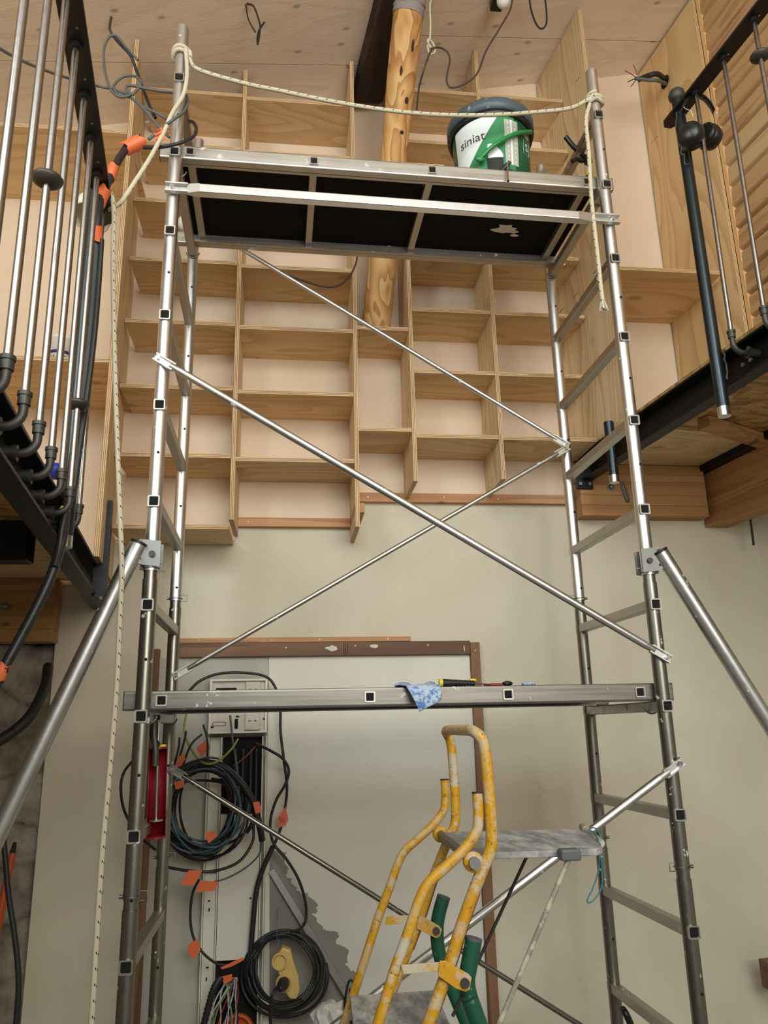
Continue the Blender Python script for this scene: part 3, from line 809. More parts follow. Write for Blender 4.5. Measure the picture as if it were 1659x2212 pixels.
# horizontal guard rail with pinched ends
p, q = S(XA-0.012, yf, 1.695), S(XB+0.012, yf, 1.690); d = (q-p).normalized()
gb = MB().sqtube(p+d*0.10, q-d*0.14, 0.031, 0.002)
for e, sg, L in ((p, 1, 0.10), (q, -1, 0.14)):
    up = V((0, 0, 1)); yv = V((0, 1, 0))
    P = e+d*sg*L; Q = e+d*sg*L*0.6
    vs = [P+up*0.0155-yv*0.0155, P+up*0.0155+yv*0.0155, P-up*0.0155+yv*0.0155, P-up*0.0155-yv*0.0155,
          Q+up*0.017-yv*0.006, Q+up*0.017+yv*0.006, Q-up*0.017+yv*0.006, Q-up*0.017-yv*0.006]
    gb.add(vs, [(0, 1, 5, 4), (1, 2, 6, 5), (2, 3, 7, 6), (3, 0, 4, 7)])
    c = e+d*sg*L*0.27
    gb.box(c+up*0.0145-yv*0.004, (L*0.72, 0.016, 0.0045), SR).box(c-up*0.0145-yv*0.004, (L*0.72, 0.016, 0.0045), SR).box(c+yv*0.004, (L*0.72, 0.004, 0.030), SR)
g = gb.build('guard_rail', 'alu', sc)
for e in (p, q): MB().cyl(e+V((0.012 if e is p else -0.012, -0.014, 0)), e+V((0.012 if e is p else -0.012, 0.01, 0)), 0.007, 12).build('pin', 'chrome', g)
# outriggers with clamp plates
def outrigger(t0, t1, x, sgn):
    d = (t1-t0).normalized(); k = (FLOOR+0.03-t0.z)/d.z; end = t0+d*k
    o = MB().cyl(t0, end, 0.0235, 24).cyl(t0-d*0.002, t0+d*0.006, 0.0242, 24, mat=1).build('outrigger', ['alu', 'black_rubber'], sc)
    MB().sphere(end, 0.032, (1, 1, 0.7), 12).build('rubber_foot', 'black_rubber', o)
    zc = t0.z-0.028; P = S(x, YA, zc)
    a, b_ = P+V((-sgn*0.028, -0.026, 0)), V((t0.x+sgn*0.004, P.y-0.026, zc))
    w = abs(b_.x-a.x)
    bx = MB()
    poly = [(a.x, 0.034), (b_.x-sgn*0.006, 0.040), (b_.x, 0.030), (b_.x, -0.026), (b_.x-sgn*0.012, -0.034), (a.x, -0.040)]
    bx.prism([V((px_, a.y, zc+pz)) for px_, pz in poly], (0, 0.005, 0))
    MB().prism([V((px_, a.y+0.047, zc+pz)) for px_, pz in poly], (0, 0.005, 0)).build('clamp_plate', 'zinc', o)
    cp = bx.build('clamp_plate', 'zinc', o)
    for (dx, dz, r) in ((0.35, -0.004, 0.009), (0.86, 0.026, 0.0065), (0.86, -0.016, 0.004)):
        c = V((a.x+(b_.x-a.x)*dx, a.y, zc+dz)); MB().cyl(c+V((0, 0.001, 0)), c+V((0, -0.007, 0)), r, 10).build('bolt', 'iron', cp)
outrigger(at(300, 1172, 2.20), at(62, 1665, 2.20), XA, -1)
outrigger(at(1425, 1190, 2.235), at(1650, 1546, 2.235), XB, 1)

# platforms
def platform(zc, holes, label, alu='alu_rail'):
    t = thing('scaffold_platform', S(0.39, 2.52, zc-0.026), label, 'platform')
    xa, xb = XA-0.055, XB+0.045; ya, yb = YA+0.040, YB-0.055
    for y in (ya, yb):
        b = MB().sqtube(S(xa, y, zc), S(xb, y, zc), 0.030, 0.002, h=0.052)
        r = b.build('side_rail', alu, t)
        MB().box(S(xa-0.001, y, zc), (0.003, 0.029, 0.051), SR).build('end_cap', 'black_plastic', r)
        MB().box(S(xb+0.001, y, zc), (0.003, 0.029, 0.051), SR).build('end_cap', 'black_plastic', r)
        for x in (XA+0.002, XB-0.002):
            c = S(x, y+(0.035 if y == ya else 0.03), zc-0.036)
            arc = [c+V((math.sin(a)*0.026, 0, -math.cos(a)*0.026+0.0)) for a in [rad(-80+160*i/10) for i in range(11)]]
            MB().tube(arc, 0.0028, 6).build('hook', 'zinc', t)
    for x in holes:
        b = MB().sqtube(S(x, ya-0.0165, zc), S(x, yb+0.0165, zc), 0.026, 0.002)
        b.sqtube(S(x, ya-0.0200, zc), S(x, ya-0.013, zc), 0.0305, 0.0035)
        b.box(S(x, ya-0.0160, zc), (0.0212, 0.0020, 0.0218), SR, 1)  # black plate in place of the shade inside the tube end
        b.build('cross_tube', ['alu_flat', 'hole_black'], t)
    xm0, xm1 = xa+0.03, xb-0.03
    c = S((xa+xb)/2, (ya+yb)/2, zc+0.0195)
    MB().box(c, (xb-xa-0.09, yb-ya-0.0315, 0.012), SR).build('deck_board', 'plank_black', t)
    for y in (ya+0.021, yb-0.021):
        MB().box(S((xa+xb)/2, y, zc-0.024), (xb-xa-0.1, 0.012, 0.004), SR).build('rail_lip', 'alu_flat', t)
    return t
up = platform(RZ[1]+0.042, [XA+0.043, 0.103, 0.518, 1.088], 'upper scaffold platform with black plywood underside')
lo = platform(RZ[7]+0.042, [XA+0.045, 0.266, 0.673, 1.081], 'lower scaffold platform seen edge on at eye level', 'alu_rail_shaded')
ZU = RZ[1]+0.042+0.0255; ZL = RZ[7]+0.042+0.026           # top of the deck boards
# plaster smears under the upper platform
def smear(cx, cy, n, r, seed):
    rnd = random.Random(seed); z = RZ[1]+0.042+0.0130
    c = atz(cx, cy, z); pts = []
    for i in range(n):
        a = 2*math.pi*i/n; k = r*(0.5+0.6*rnd.random()); pts.append(c+V((math.cos(a)*k*1.6, math.sin(a)*k*0.8, 0)))
    MB().prism(pts, (0, 0, -0.0012)).build('plaster_smear', 'splat_white', up)
smear(1092, 495, 15, 0.040, 1); smear(960, 545, 8, 0.012, 2); smear(1012, 556, 7, 0.010, 3); smear(840, 532, 7, 0.007, 4); smear(1112, 508, 7, 0.012, 5)

# ------------------------------------------------------------------ ROPES
def rope(name, pts, r, label, mat='rope', n=10, sub=6, cat='rope', parent=None, pname=None):
    b = MB().tube(catmull(pts, sub), r, n)
    return b
RR = 0.0072
rp = thing('guard_rope', S(XA, YA, 2.3), 'white flecked rope strung between the two front scaffold uprights', 'rope')
Kl, Kr = S(XA, YA, 2.255), S(XB, YA, 2.215)
def coil(c, turns, r, pitch, a0=0, n=16):
    return [c+V((math.cos(a0+2*math.pi*i/n)*r, math.sin(a0+2*math.pi*i/n)*r, pitch*(i/n)+0.004*math.sin(4*math.pi*i/n))) for i in range(int(turns*n)+1)]
MB().tube(coil(Kl+V((0, 0, -0.012)), 2.0, PR_+RR, 0.0165, rad(20)), RR, 10).build('knot_turns', 'rope', rp)
MB().tube(coil(Kr+V((0, 0, -0.012)), 2.2, PR_+RR, 0.0160, rad(200)), RR, 10).build('knot_turns', 'rope', rp)
yo = YA-0.03
line = [Kl+V((0.026, -0.012, 0.008)), Kl+V((0.034, -0.030, -0.012))]
for px, py in ((424, 148), (528, 180), (600, 195), (700, 216), (800, 233), (890, 244), (980, 249), (1070, 248), (1150, 243), (1230, 234)): line.append(at(px, py, 2.21+0.0345*(px-400)/880))
line += [Kr+V((-0.03, -0.018, -0.004)), Kr+V((-0.006, -0.030, -0.008))]
MB().tube(catmull(line, 6), RR, 10).build('slack_line', 'rope', rp)
tail = [Kr+V((-0.026, -0.012, -0.02))]+[at(px, py, 2.222) for px, py in ((1266, 262), (1272, 330), (1277, 420), (1285, 500), (1293, 570), (1298, 620), (1302, 650))]
tl = MB().tube(catmull(tail, 6), RR, 10).build('rope_tail', 'rope', rp)
fr = MB(); e = tail[-1]
for k in range(26):
    a = random.uniform(0, 2*math.pi); w = random.uniform(0.004, 0.016)
    fr.tube(catmull([e+V((0.003*math.cos(a), 0.003*math.sin(a), 0.004)), e+V((w*0.7*math.cos(a), w*0.7*math.sin(a), -0.012)), e+V((w*math.cos(a), w*math.sin(a), -0.03-random.uniform(0, 0.006)))], 3), 0.0017, 4)
fr.build('frayed_end', 'string_white', tl)
# second length: from the left knot down to the railing, then hanging to the floor
l2 = [Kl+V((0.018, -0.028, 0.004)), at(404, 160, 2.185), at(396, 205, 2.18), at(372, 245, 2.18), at(352, 290, 2.16), at(322, 345, 2.15), at(290, 395, 2.14), at(262, 436, 2.14), at(240, 450, 2.16), at(226, 452, 2.20)]
hang = [at(222, 428, 2.20), at(234, 410, 2.13), at(243, 430, 2.12), at(246, 470, 2.12), at(244, 560, 2.12), at(246, 700, 2.12), at(250, 850, 2.12), at(255, 1000, 2.12), at(261, 1150, 2.12), at(263, 1240, 2.12), at(258, 1350, 2.12), at(252, 1480, 2.12), at(238, 1650, 2.12), at(220, 1850, 2.12), at(207, 2050, 2.12), at(197, 2212, 2.12)]
e = hang[-1]; hang += [V((e.x, e.y, -1.3)), V((e.x-0.01, e.y, FLOOR+0.03))]
hr = thing('hanging_rope', hang[-1], 'long flecked rope hanging beside the left scaffold upright', 'rope')
MB().tube(catmull(l2, 6), RR, 10).build('upper_length', 'rope', hr)
MB().tube(catmull(hang, 6), RR, 10).build('lower_length', 'rope', hr)
# short cord at the top of the log
er = thing('eye_cord', at(930, 40, 2.60), 'thin cord with an eye loop holding a brown cable by the log', 'cord')
MB().tube(catmull([at(946, -25, 2.688), at(938, -5, 2.65), at(929, 8, 2.61), at(930, 50, 2.6), at(929, 85, 2.6)], 5), 0.0042, 8).build('drop', 'rope', er)
MB().tube(catmull([at(928, 82, 2.6), at(924, 100, 2.598), at(928, 115, 2.597), at(936, 116, 2.6), at(940, 106, 2.603), at(934, 92, 2.604), at(926, 84, 2.6), at(924, 92, 2.594), at(932, 104, 2.592)], 6), 0.0042, 8).build('eye_loop', 'rope', er)

# ------------------------------------------------------------------ CABLES up high
def cable(name, pts, r, mat, label, cat='cable', group=None, n=8, sub=6):
    return tag(MB().tube(catmull(pts, sub), r, n).build(name, mat), label, cat, group)
cable('lamp_cable', [at(900, 238, 2.72), at(905, 190, 2.66), at(916, 150, 2.60), at(927, 118, 2.592), at(935, 105, 2.592), at(950, 103, 2.61), at(966, 112, 2.62), at(972, 130, 2.62), at(966, 160, 2.62), at(966, 180, 2.62), at(976, 189, 2.62), at(1000, 183, 2.62), at(1030, 160, 2.62), at(1050, 110, 2.62), at(1080, 60, 2.62), at(1103, 18, 2.62), at(1108, -25, 2.63), at(1109, -60, 2.634)], 0.0042, 'cable_brown', 'brown cable sagging from the log to the ceiling lamp')
cp_ = lambda px, py, dy=0: at(px, py, 2.66+dy)
cable('loop_cable', [cp_(1142, -60, -0.019), cp_(1143, -20), cp_(1146, 15), cp_(1155, 45), cp_(1165, 60), cp_(1175, 60), cp_(1181, 45), cp_(1179, 10), cp_(1174, -20), cp_(1172, -60, -0.015)], 0.0042, 'cable_black', 'black cable loop hanging from the ceiling right of the bulb')
cable('stub_cable', [at(531, 10, 2.701), at(536, 40, 2.69), at(546, 60, 2.66), at(552, 70, 2.66)], 0.0032, 'cable_black', 'thin cable tail bowed beside the twisted one on the left ceiling')
cable('stub_cable', [at(534, 8, 2.697), at(548, 14, 2.68), at(558, 40, 2.64), at(562, 60, 2.64), at(557, 95, 2.64), at(556, 80, 2.65), at(560, 65, 2.65), at(571, 48, 2.65)], 0.0040, 'cable_black', 'twisted black cable tail hanging from the left ceiling')
# bulb
bl = thing('ceiling_lamp', at(1085, 8, 2.6), 'white globe bulb in a black holder at the top edge', 'lamp')
MB().sphere(at(1088, 3, 2.68), 0.032, (1, 1, 1), 18).build('bulb', 'white_plastic', bl)
c = at(1074, 2, 2.745); MB().box(c, (0.056, 0.075, 0.05)).build('holder', 'black_plastic', bl, bevel=0.006)
cable('sag_cable', [at(525, 535, 2.95), at(545, 553, 2.95), at(590, 580, 2.95), at(650, 605, 2.95), at(705, 620, 2.95), at(735, 615, 2.96), at(758, 592, 2.97), at(770, 565, 3.0), at(772, 540, 3.02)], 0.0042, 'cable_brown', 'brown cable sagging across the shelves just below the upper platform')
# grey loops at upper left (mezzanine wiring)
yL = 2.30
cable('wall_cable', [at(-12, 98, 1.9), at(45, 130, 2.0), at(120, 160, 2.15), at(200, 183, 2.3), at(240, 192, 2.32), at(275, 205, 2.32), at(305, 228, 2.30), at(340, 245, 2.30), at(368, 262, 2.31)], 0.0050, 'cable_grey', 'grey cable crossing behind the left railing rods')
cable('ceiling_cable', [at(240, 38, 2.717), at(237, 62, 2.55), at(245, 78, 2.35), at(262, 98, 2.32), at(282, 120, 2.32), at(294, 150, 2.33), at(308, 190, 2.33), at(326, 235, 2.32), at(336, 255, 2.32)], 0.0055, 'cable_black', 'dark cable dropping from a ceiling hole to the left upright')
cable('coil_cable', [at(298, 130, 2.32), at(270, 100, 2.32), at(252, 78, 2.33), at(236, 80, 2.33), at(225, 105, 2.33), at(226, 150, 2.32), at(240, 195, 2.30), at(262, 210, 2.29), at(290, 200, 2.28), at(304, 180, 2.29), at(292, 165, 2.31), at(266, 166, 2.32), at(246, 186, 2.31), at(256, 205, 2.30), at(285, 212, 2.29), at(315, 240, 2.28), at(340, 270, 2.28), at(366, 297, 2.29)], 0.0048, 'cable_grey', 'grey cable coiled into loops under the ceiling hole')
cable('bent_cable', [at(374, 200, 2.29), at(330, 194, 2.28), at(285, 185, 2.29), at(273, 188, 2.29), at(278, 200, 2.28), at(290, 205, 2.28)], 0.0050, 'cable_grey', 'grey cable end bent back behind the left upright')
cable('looped_cable', [at(352, 274, 2.17), at(375, 258, 2.16), at(398, 240, 2.20), at(406, 218, 2.26), at(402, 205, 2.28), at(398, 202, 2.29)], 0.0050, 'cable_grey', 'grey cable curling round the front of the left upright')
cable('flex_cable', [at(309, 319, 2.19), at(345, 318, 2.17), at(385, 310, 2.16), at(415, 298, 2.18), at(424, 280, 2.22), at(418, 265, 2.26), at(408, 262, 2.28)], 0.0058, 'cable_black', 'dark flex bending round the upright above the platform')
# orange tags with handwriting
def sheet(name, pts, mat, label, cat='tape', thick=0.001, wob=0.0):
    P = [V(p) for p in pts]; nrm = (P[1]-P[0]).cross(P[-1]-P[0]).normalized()*thick
    return tag(MB().prism(P, nrm).build(name, mat), label, cat)
tagt = thing('orange_tag', at(342, 293, 2.16), 'handwritten orange tape flag on the rope below the left knot', 'tag')
MB().prism([at(332, 288, 2.155), at(349, 274, 2.155), at(354, 285, 2.155), at(358, 299, 2.155), at(338, 308, 2.155)], (0, 0.001, 0)).build('tape_flag', 'tape_orange', tagt)
MB().cyl(at(321, 301, 2.153), at(333, 291, 2.153), 0.0055, 10).build('cable_end', 'cable_grey', tagt)
for (ya, amp, x0, x1, sl) in ((287, 1.6, 335, 346, -0.6), (294, 1.2, 337, 350, -0.55), (303, 2.0, 337, 350, -0.45)):
    pts = [at(x0+(x1-x0)*i/14, ya+sl*(x1-x0)*i/14+amp*math.sin(i*2.1), 2.1535) for i in range(15)]
    MB().tube(pts, 0.0009, 4).build('handwriting', 'ink', tagt)
def tape(px0, py0, px1, py1, Y, r, label, ragged=0.004):
    a, b_ = at(px0, py0, Y), at(px1, py1, Y); d = b_-a; bb = MB(); n = 14
    q = d.normalized().orthogonal().normalized(); w = d.normalized().cross(q); vs = []
    for j in range(6):
        for i in range(n):
            t = 2*math.pi*i/n; vs.append(a+d*(j/5)+d.normalized()*(ragged*math.sin(3*t+j) if j in (0, 5) else 0)+(q*math.cos(t)+w*math.sin(t))*(r+0.0012*math.sin(2*t+1.7*j)))
    bb.add(vs, [(j*n+i, j*n+(i+1) % n, (j+1)*n+(i+1) % n, (j+1)*n+i) for j in range(5) for i in range(n)], 0, True)
    return tag(bb.build('orange_tape', 'tape_orange'), label, 'tape')
# sheathed cable bundle along the left railing
bun = [at(300, 306, 2.20), at(278, 316, 2.19), at(262, 336, 2.16), at(245, 365, 2.12), at(232, 395, 2.08), at(218, 425, 2.05), at(211, 470, 2.04), at(210, 520, 2.05), at(205, 600, 2.06), at(197, 700, 2.06), at(186, 800, 2.06), at(172, 900, 2.06), at(158, 1000, 2.05), at(147, 1070, 2.04), at(141, 1110, 2.02), at(133, 1170, 2.0), at(112, 1240, 1.98), at(80, 1310, 1.97), at(40, 1385, 1.96), at(10, 1440, 1.95), at(-30, 1520, 1.95)]
cable('cable_bundle', bun, 0.0125, 'cable_black', 'thick black cable bundle taped along the left railing', n=10)
cable('twin_cable', [p+V((0.014, -0.008, 0)) for p in bun[7:14]]+[at(137, 1130, 2.0), at(128, 1185, 1.99), at(118, 1225, 1.97)], 0.008, 'cable_black', 'second black cable running down beside the taped bundle')
tape(270, 322, 308, 304, 2.185, 0.023, 'crumpled orange tape at the elbow of the cable bundle', 0.008)
tape(247, 358, 236, 386, 2.10, 0.0155, 'orange tape band just below the left rail end')
tape(228, 408, 211, 448, 2.055, 0.0175, 'wide orange tape band beside the white hanging shell', 0.008)
tape(210, 490, 210, 526, 2.045, 0.0145, 'lowest orange tape band on the bundle at the railing')
tape(10, 1434, -6, 1470, 1.95, 0.0150, 'orange tape band at the left picture edge below the deck')
tape(140, 1098, 139, 1106, 2.012, 0.0135, 'small tape ring on the bundle under the left railing').data.materials[0] = MAT['yellow_grip']
cable('lower_cable', [at(-20, 1610, 2.9), at(30, 1580, 2.95), at(70, 1540, 3.0), at(98, 1480, 3.1), at(104, 1440, 3.2)], 0.020, 'cable_black', 'fat black cable curving across the bare stone wall')
cable('floor_cable', [at(4, 1780, 2.6), at(12, 1860, 2.6), at(18, 1930, 2.6), at(30, 2010, 2.6), at(38, 2080, 2.6), at(40, 2140, 2.6), at(34, 2225, 2.6), at(28, 2330, 2.6)], 0.0085, 'cable_black', 'black cable hanging down before the stone wall')
ot = thing('tool_handle', at(8, 2000, 2.9), 'orange tool handle with black tip leaning on the stone wall', 'tool')
A, B_ = at(27, 1845, 3.1), at(-22, 2080, 2.95)
MB().cyl(A, B_, 0.011, 14, r2=0.016).build('shaft', 'orange_tool', ot); MB().cyl(A, A+(A-B_).normalized()*0.04, 0.011, 14, r2=0.006).build('tip', 'black_rubber', ot)

# white shell hung on the left post, and bulb behind the left rear upright
wh = thing('plastic_shell', at(210, 450, 2.27), 'white rounded plastic shell hung at the top of the left railing post', 'shell')
c = at(202, 455, 2.30)
prof = [(0.0, 0.062), (0.03, 0.058), (0.048, 0.044), (0.058, 0.018), (0.061, -0.012), (0.061, -0.040), (0.057, -0.042), (0.055, -0.012), (0.05, 0.016), (0.04, 0.038), (0.0, 0.052)]
MB().lathe([(r_*1.02, h_*1.0) for r_, h_ in prof], c, (0.10, 0.30, 0.95), 28).build('shell', 'white_soft', wh)
MB().tube(catmull([c+V((0.06, -0.02, -0.02)), c+V((0.068, -0.03, -0.05)), c+V((0.03, -0.03, -0.075)), c+V((-0.01, -0.02, -0.05))], 5), 0.007, 8).build('strap', 'black_plastic', wh)
sb = thing('work_lamp', at(400, 480, 2.9), 'white globe with black neck behind the left rear upright', 'lamp')
MB().sphere(at(398, 483, 2.92), 0.030, (1, 1, 1.1), 16).build('globe', 'white_plastic', sb)
MB().cyl(at(413, 450, 2.90), at(416, 472, 2.90), 0.017, 14).build('neck', 'black_plastic', sb)

# ear defenders on the right post
ed = thing('ear_defenders', at(1505, 260, 2.19), 'black ear defenders hung over the right pipe post', 'ear defenders')
def cupshape(c, ax, r, d):
    prof = [(0.0, -d*0.55), (r*0.55, -d*0.52), (r*0.86, -d*0.36), (r*0.99, -d*0.05), (r, d*0.12), (r*0.96, d*0.22), (r*0.90, d*0.25), (r*0.95, d*0.32), (r*0.93, d*0.5), (r*0.6, d*0.52), (0.0, d*0.45)]
    return MB().lathe(prof, c, ax, 26)
c1, c2 = at(1492, 292, 2.120), at(1533, 297, 2.190)
cupshape(c1, (0.62, 0.75, 0.05), 0.046, 0.062).build('ear_cup', 'black_plastic', ed)
cupshape(c2, (-0.8, -0.3, 0.05), 0.046, 0.062).build('ear_cup', 'black_plastic', ed)
bandp = catmull([at(1466, 250, 2.13), at(1474, 232, 2.13), at(1488, 214, 2.135), at(1505, 206, 2.145), at(1522, 213, 2.16), at(1535, 228, 2.17), at(1542, 242, 2.18)], 6)
bb = MB(); vs = []
for i, pnt in enumerate(bandp):
    tdir = (bandp[min(i+1, len(bandp)-1)]-bandp[max(i-1, 0)]).normalized(); w = V((0.25, 0.9, 0.1)).normalized()*0.014; nn = tdir.cross(w).normalized()*0.0016
    vs += [pnt+w+nn, pnt-w+nn, pnt-w-nn, pnt+w-nn]
N_ = len(bandp); bb.add(vs, [(i*4+k, i*4+(k+1) % 4, (i+1)*4+(k+1) % 4, (i+1)*4+k) for i in range(N_-1) for k in range(4)]+[(0, 1, 2, 3), ((N_-1)*4, (N_-1)*4+1, (N_-1)*4+2, (N_-1)*4+3)], 0, True)
bb.build('headband', 'black_plastic', ed)
MB().tube([at(1477, 223, 2.12), at(1477, 230, 2.12), at(1480, 235, 2.12), at(1492, 239, 2.12), at(1500, 256, 2.12)], 0.0012, 6).build('wire_arm', 'chrome', ed)
MB().tube([at(1461, 243, 2.13), at(1460, 275, 2.13)], 0.0009, 5).tube([at(1546, 242, 2.18), at(1552, 248, 2.18), at(1551, 272, 2.18)], 0.0012, 5).build('wire_arm', 'chrome', ed)
cable('cord_bit', [at(1473, 312, 2.14), at(1471, 325, 2.14), at(1472, 333, 2.14), at(1478, 334, 2.14), at(1478, 350, 2.14), at(1483, 355, 2.14), at(1489, 353, 2.14)], 0.0013, 'cable_grey', 'thin grey hook of wire hanging under the ear defenders', 'wire', n=6)
# cables from the panel hole
pc = thing('conduit_tail', hc, 'dark cable tail with red wires poking from the side panel hole', 'cable')
P0 = hc+BR*0.01
MB().tube(catmull([P0+V((0, 0, 0.012)), at(1420, 160, 3.02), at(1400, 164, 3.02), at(1380, 172, 3.02)], 6), 0.013, 10).build('conduit', 'black_rubber', pc)
MB().tube(catmull([P0+V((0, 0, -0.012)), at(1420, 174, 3.0), at(1400, 173, 3.0), at(1372, 169, 3.0)], 6), 0.009, 10).build('cable', 'cable_grey', pc)
for (a_, b_, mt) in (((1374, 168), (1350, 153), 'wire_red'), ((1376, 162), (1368, 140), 'wire_red'), ((1373, 170), (1356, 177), 'cable_black'), ((1374, 172), (1363, 187), 'cable_black')):
    MB().tube(catmull([at(*a_, 3.0), at((a_[0]+b_[0])/2+1, (a_[1]+b_[1])/2-1, 2.99), at(*b_, 2.98)], 4), 0.0022, 6).build('wire', mt, pc)
cable('pipe_cable', [at(1340, 1040, 2.92), at(1345, 1060, 2.92), at(1352, 1080, 2.92), at(1356, 1084, 2.92), at(1358, 1078, 2.92), at(1352, 1058, 2.92), at(1346, 1040, 2.92)], 0.0045, 'cable_black', 'black cable loop hanging out of the short pipe stub', n=8)
cable('wall_stub_cable', [at(1619, 1111, 3.20), at(1622, 1130, 3.20), at(1628, 1178, 3.22)], 0.0052, 'black_rubber', 'short black cable stub below the right laminated beam')
tag(MB().box(at(1662, 2105, 3.2)+V((0.03, 0, 0)), (0.10, 0.06, 0.10)).build('wood_block', 'brown_timber', bevel=0.002), 'small brown wood block at the right picture edge', 'block')

# ------------------------------------------------------------------ DOORWAY frame and boards
df = thing('door_frame', (0.12, YW-0.02, FLOOR), 'brown timber frame of a blocked doorway in the back wall', 'door frame')
batten(-0.455, 0.765, 0.295, 0.352, df, [(-0.02, 0.330), (0.27, 0.335), (0.58, 0.335)], 'brown_timber', 0.030, 'head_rail')
o = MB().box((0.786, YW-0.016, (0.345+FLOOR)/2), (0.040, 0.032, 0.345-FLOOR)).build('jamb', 'brown_timber_z', df, bevel=0.0015)
for z in (0.31, -0.06, -0.95): MB().cyl((0.785, YW-0.0335, z), (0.785, YW-0.031, z), 0.0034, 10).build('screw', 'zinc', o)
MB().box((-0.552, YW-0.016, (0.33+FLOOR)/2), (0.036, 0.032, 0.33-FLOOR)).build('jamb', 'brown_timber_z', df, bevel=0.0015)
for (x0, x1, z1, n) in ((0.365, 0.376, 0.30, 5), ):
    pass
for x in (0.222, 0.229, 0.238): MB().box((x, YW-0.0302, 0.322), (0.0016, 0.002, 0.05)).build('saw_cut', 'hole_black', df)
for (px, py, w, hgt, sd) in ((718, 1400, 0.03, 0.012, 3), (808, 1396, 0.02, 0.008, 5), (1003, 1400, 0.003, 0.016, 8)):
    c = at(px, py, YW-0.031); rnd = random.Random(sd)
    MB().prism([c+V((math.cos(2*math.pi*i/11)*w*(0.5+0.6*rnd.random()), 0, math.sin(2*math.pi*i/11)*hgt*(0.6+0.6*rnd.random()))) for i in range(11)], (0, 0.002, 0)).build('plaster_smear', 'splat_white', df)
tag(batten(-0.456, 0.508, 0.354, 0.374, None, [], 'pine', 0.022, 'pine_batten'), 'pale pine strip screwed above the brown door frame', 'batten')
pbt = COL.objects['pine_batten']
for x in (-0.38, -0.08, 0.12, 0.41):
    MB().cyl((x, YW-0.0235, 0.364), (x, YW-0.021, 0.364), 0.0034, 10).build('screw', 'zinc', pbt)
dp = thing('door_panel', (0.12, YW-0.004, FLOOR), 'white skimmed board closing the doorway inside the brown frame', 'panel')
MB().box(((-0.534-0.092)/2, YW-0.004, (0.294+FLOOR)/2), (0.534-0.092, 0.008, 0.294-FLOOR)).build('grey_board', 'grey_board', dp)
MB().box(((-0.090+0.765)/2, YW-0.004, (0.294+FLOOR)/2), (0.855, 0.008, 0.294-FLOOR)).build('white_board', 'door_board', dp)
# ragged grey undercoat patch, outline read off the skim edge
edge = [(582, 1833), (600, 1840), (618, 1838), (612, 1862), (622, 1876), (614, 1890), (632, 1905), (640, 1925), (662, 1932), (690, 1955), (676, 1975), (694, 2000), (706, 2012), (735, 2016), (728, 2035), (756, 2058), (748, 2085), (772, 2105), (760, 2140), (776, 2175), (770, 2225), (582, 2225)]
pp = []
rnd = random.Random(4)
for i in range(len(edge)):
    a_, b_ = edge[i], edge[(i+1) % len(edge)]
    for k in range(4 if i < len(edge)-2 else 1):
        t = k/4; j = 4 if 0 < i < len(edge)-2 else 0
        pp.append(at(a_[0]+(b_[0]-a_[0])*t+rnd.uniform(-j, j), a_[1]+(b_[1]-a_[1])*t+rnd.uniform(-j, j), YW-0.0085))
MB().prism(pp, (0, 0.0008, 0)).build('filler_patch', 'grey_filler', dp)
# leaning metal strip
A, B_ = at(586, 1880, YW-0.03), at(770, 2182, YW-0.05); d = (B_-A).normalized(); sd_ = d.cross(V((0, 1, 0))).normalized()
tag(MB().box((A+B_)/2, ((B_-A).length, 0.002, 0.024), Matrix((d, V((0, 1, 0)), sd_)).transposed()).box((A+B_)/2+sd_*0.011+V((0, 0.008, 0)), ((B_-A).length, 0.016, 0.002), Matrix((d, V((0, 1, 0)), sd_)).transposed()).build('angle_strip', 'alu_flat'), 'long aluminium angle strip leaning diagonally over the grey patch', 'metal strip')

# ------------------------------------------------------------------ ELECTRICAL PANEL and trunking
yE = YW-0.075
E0, E1 = at(450, 1585, yE), at(578, 1466, yE)
ex0, ex1, ez0, ez1 = E0.x, E1.x, E0.z, E1.z; ew = ex1-ex0; eh = ez1-ez0
pe = thing('electrical_panel', ((ex0+ex1)/2, YW, ez0), 'dusty white electrical panel without its cover above the trunking', 'electrical panel')
def EP(u0, u1, v0, v1, y0, y1, nm, mt, bev=0.0):
    return MB().box((ex0+ew*(u0+u1)/2, (y0+y1)/2, ez0+eh*(v0+v1)/2), (ew*(u1-u0), y1-y0, eh*(v1-v0))).build(nm, mt, pe, bevel=bev)
EP(0.0, 1.0, 0.0, 1.0, yE+0.012, YW-0.009, 'back_box', 'pvc_dirty')
EP(0.0, 0.035, 0, 1, yE-0.004, yE+0.012, 'rim', 'pvc'); EP(0.965, 1.0, 0, 1, yE-0.004, yE+0.012, 'rim', 'pvc')
EP(0.035, 0.965, 0.965, 1, yE-0.004, yE+0.012, 'rim', 'pvc'); EP(0.035, 0.965, 0, 0.03, yE-0.004, yE+0.012, 'rim', 'pvc')
EP(0.10, 0.46, 0.60, 0.84, yE+0.009, yE+0.0125, 'window', 'hole_black')
EP(0.62, 0.88, 0.60, 0.95, yE+0.001, yE+0.012, 'cover_plate', 'pvc_dirty', 0.002); EP(0.62, 0.88, 0.05, 0.38, yE+0.001, yE+0.012, 'cover_plate', 'pvc_dirty', 0.002)
EP(0.44, 0.50, 0.08, 0.26, yE+0.010, yE+0.0125, 'slot', 'hole_black'); EP(0.46, 0.515, 0.29, 0.32, yE+0.010, yE+0.0125, 'slot', 'hole_black')
EP(0.03, 0.08, 0.10, 0.135, yE+0.010, yE+0.0125, 'slot', 'hole_black'); EP(0.93, 0.975, 0.235, 0.265, yE+0.010, yE+0.0125, 'slot', 'hole_black')
c = V((ex0+ew*0.175, yE+0.011, ez0+eh*0.175)); rw, rh = ew*0.115, eh*0.035
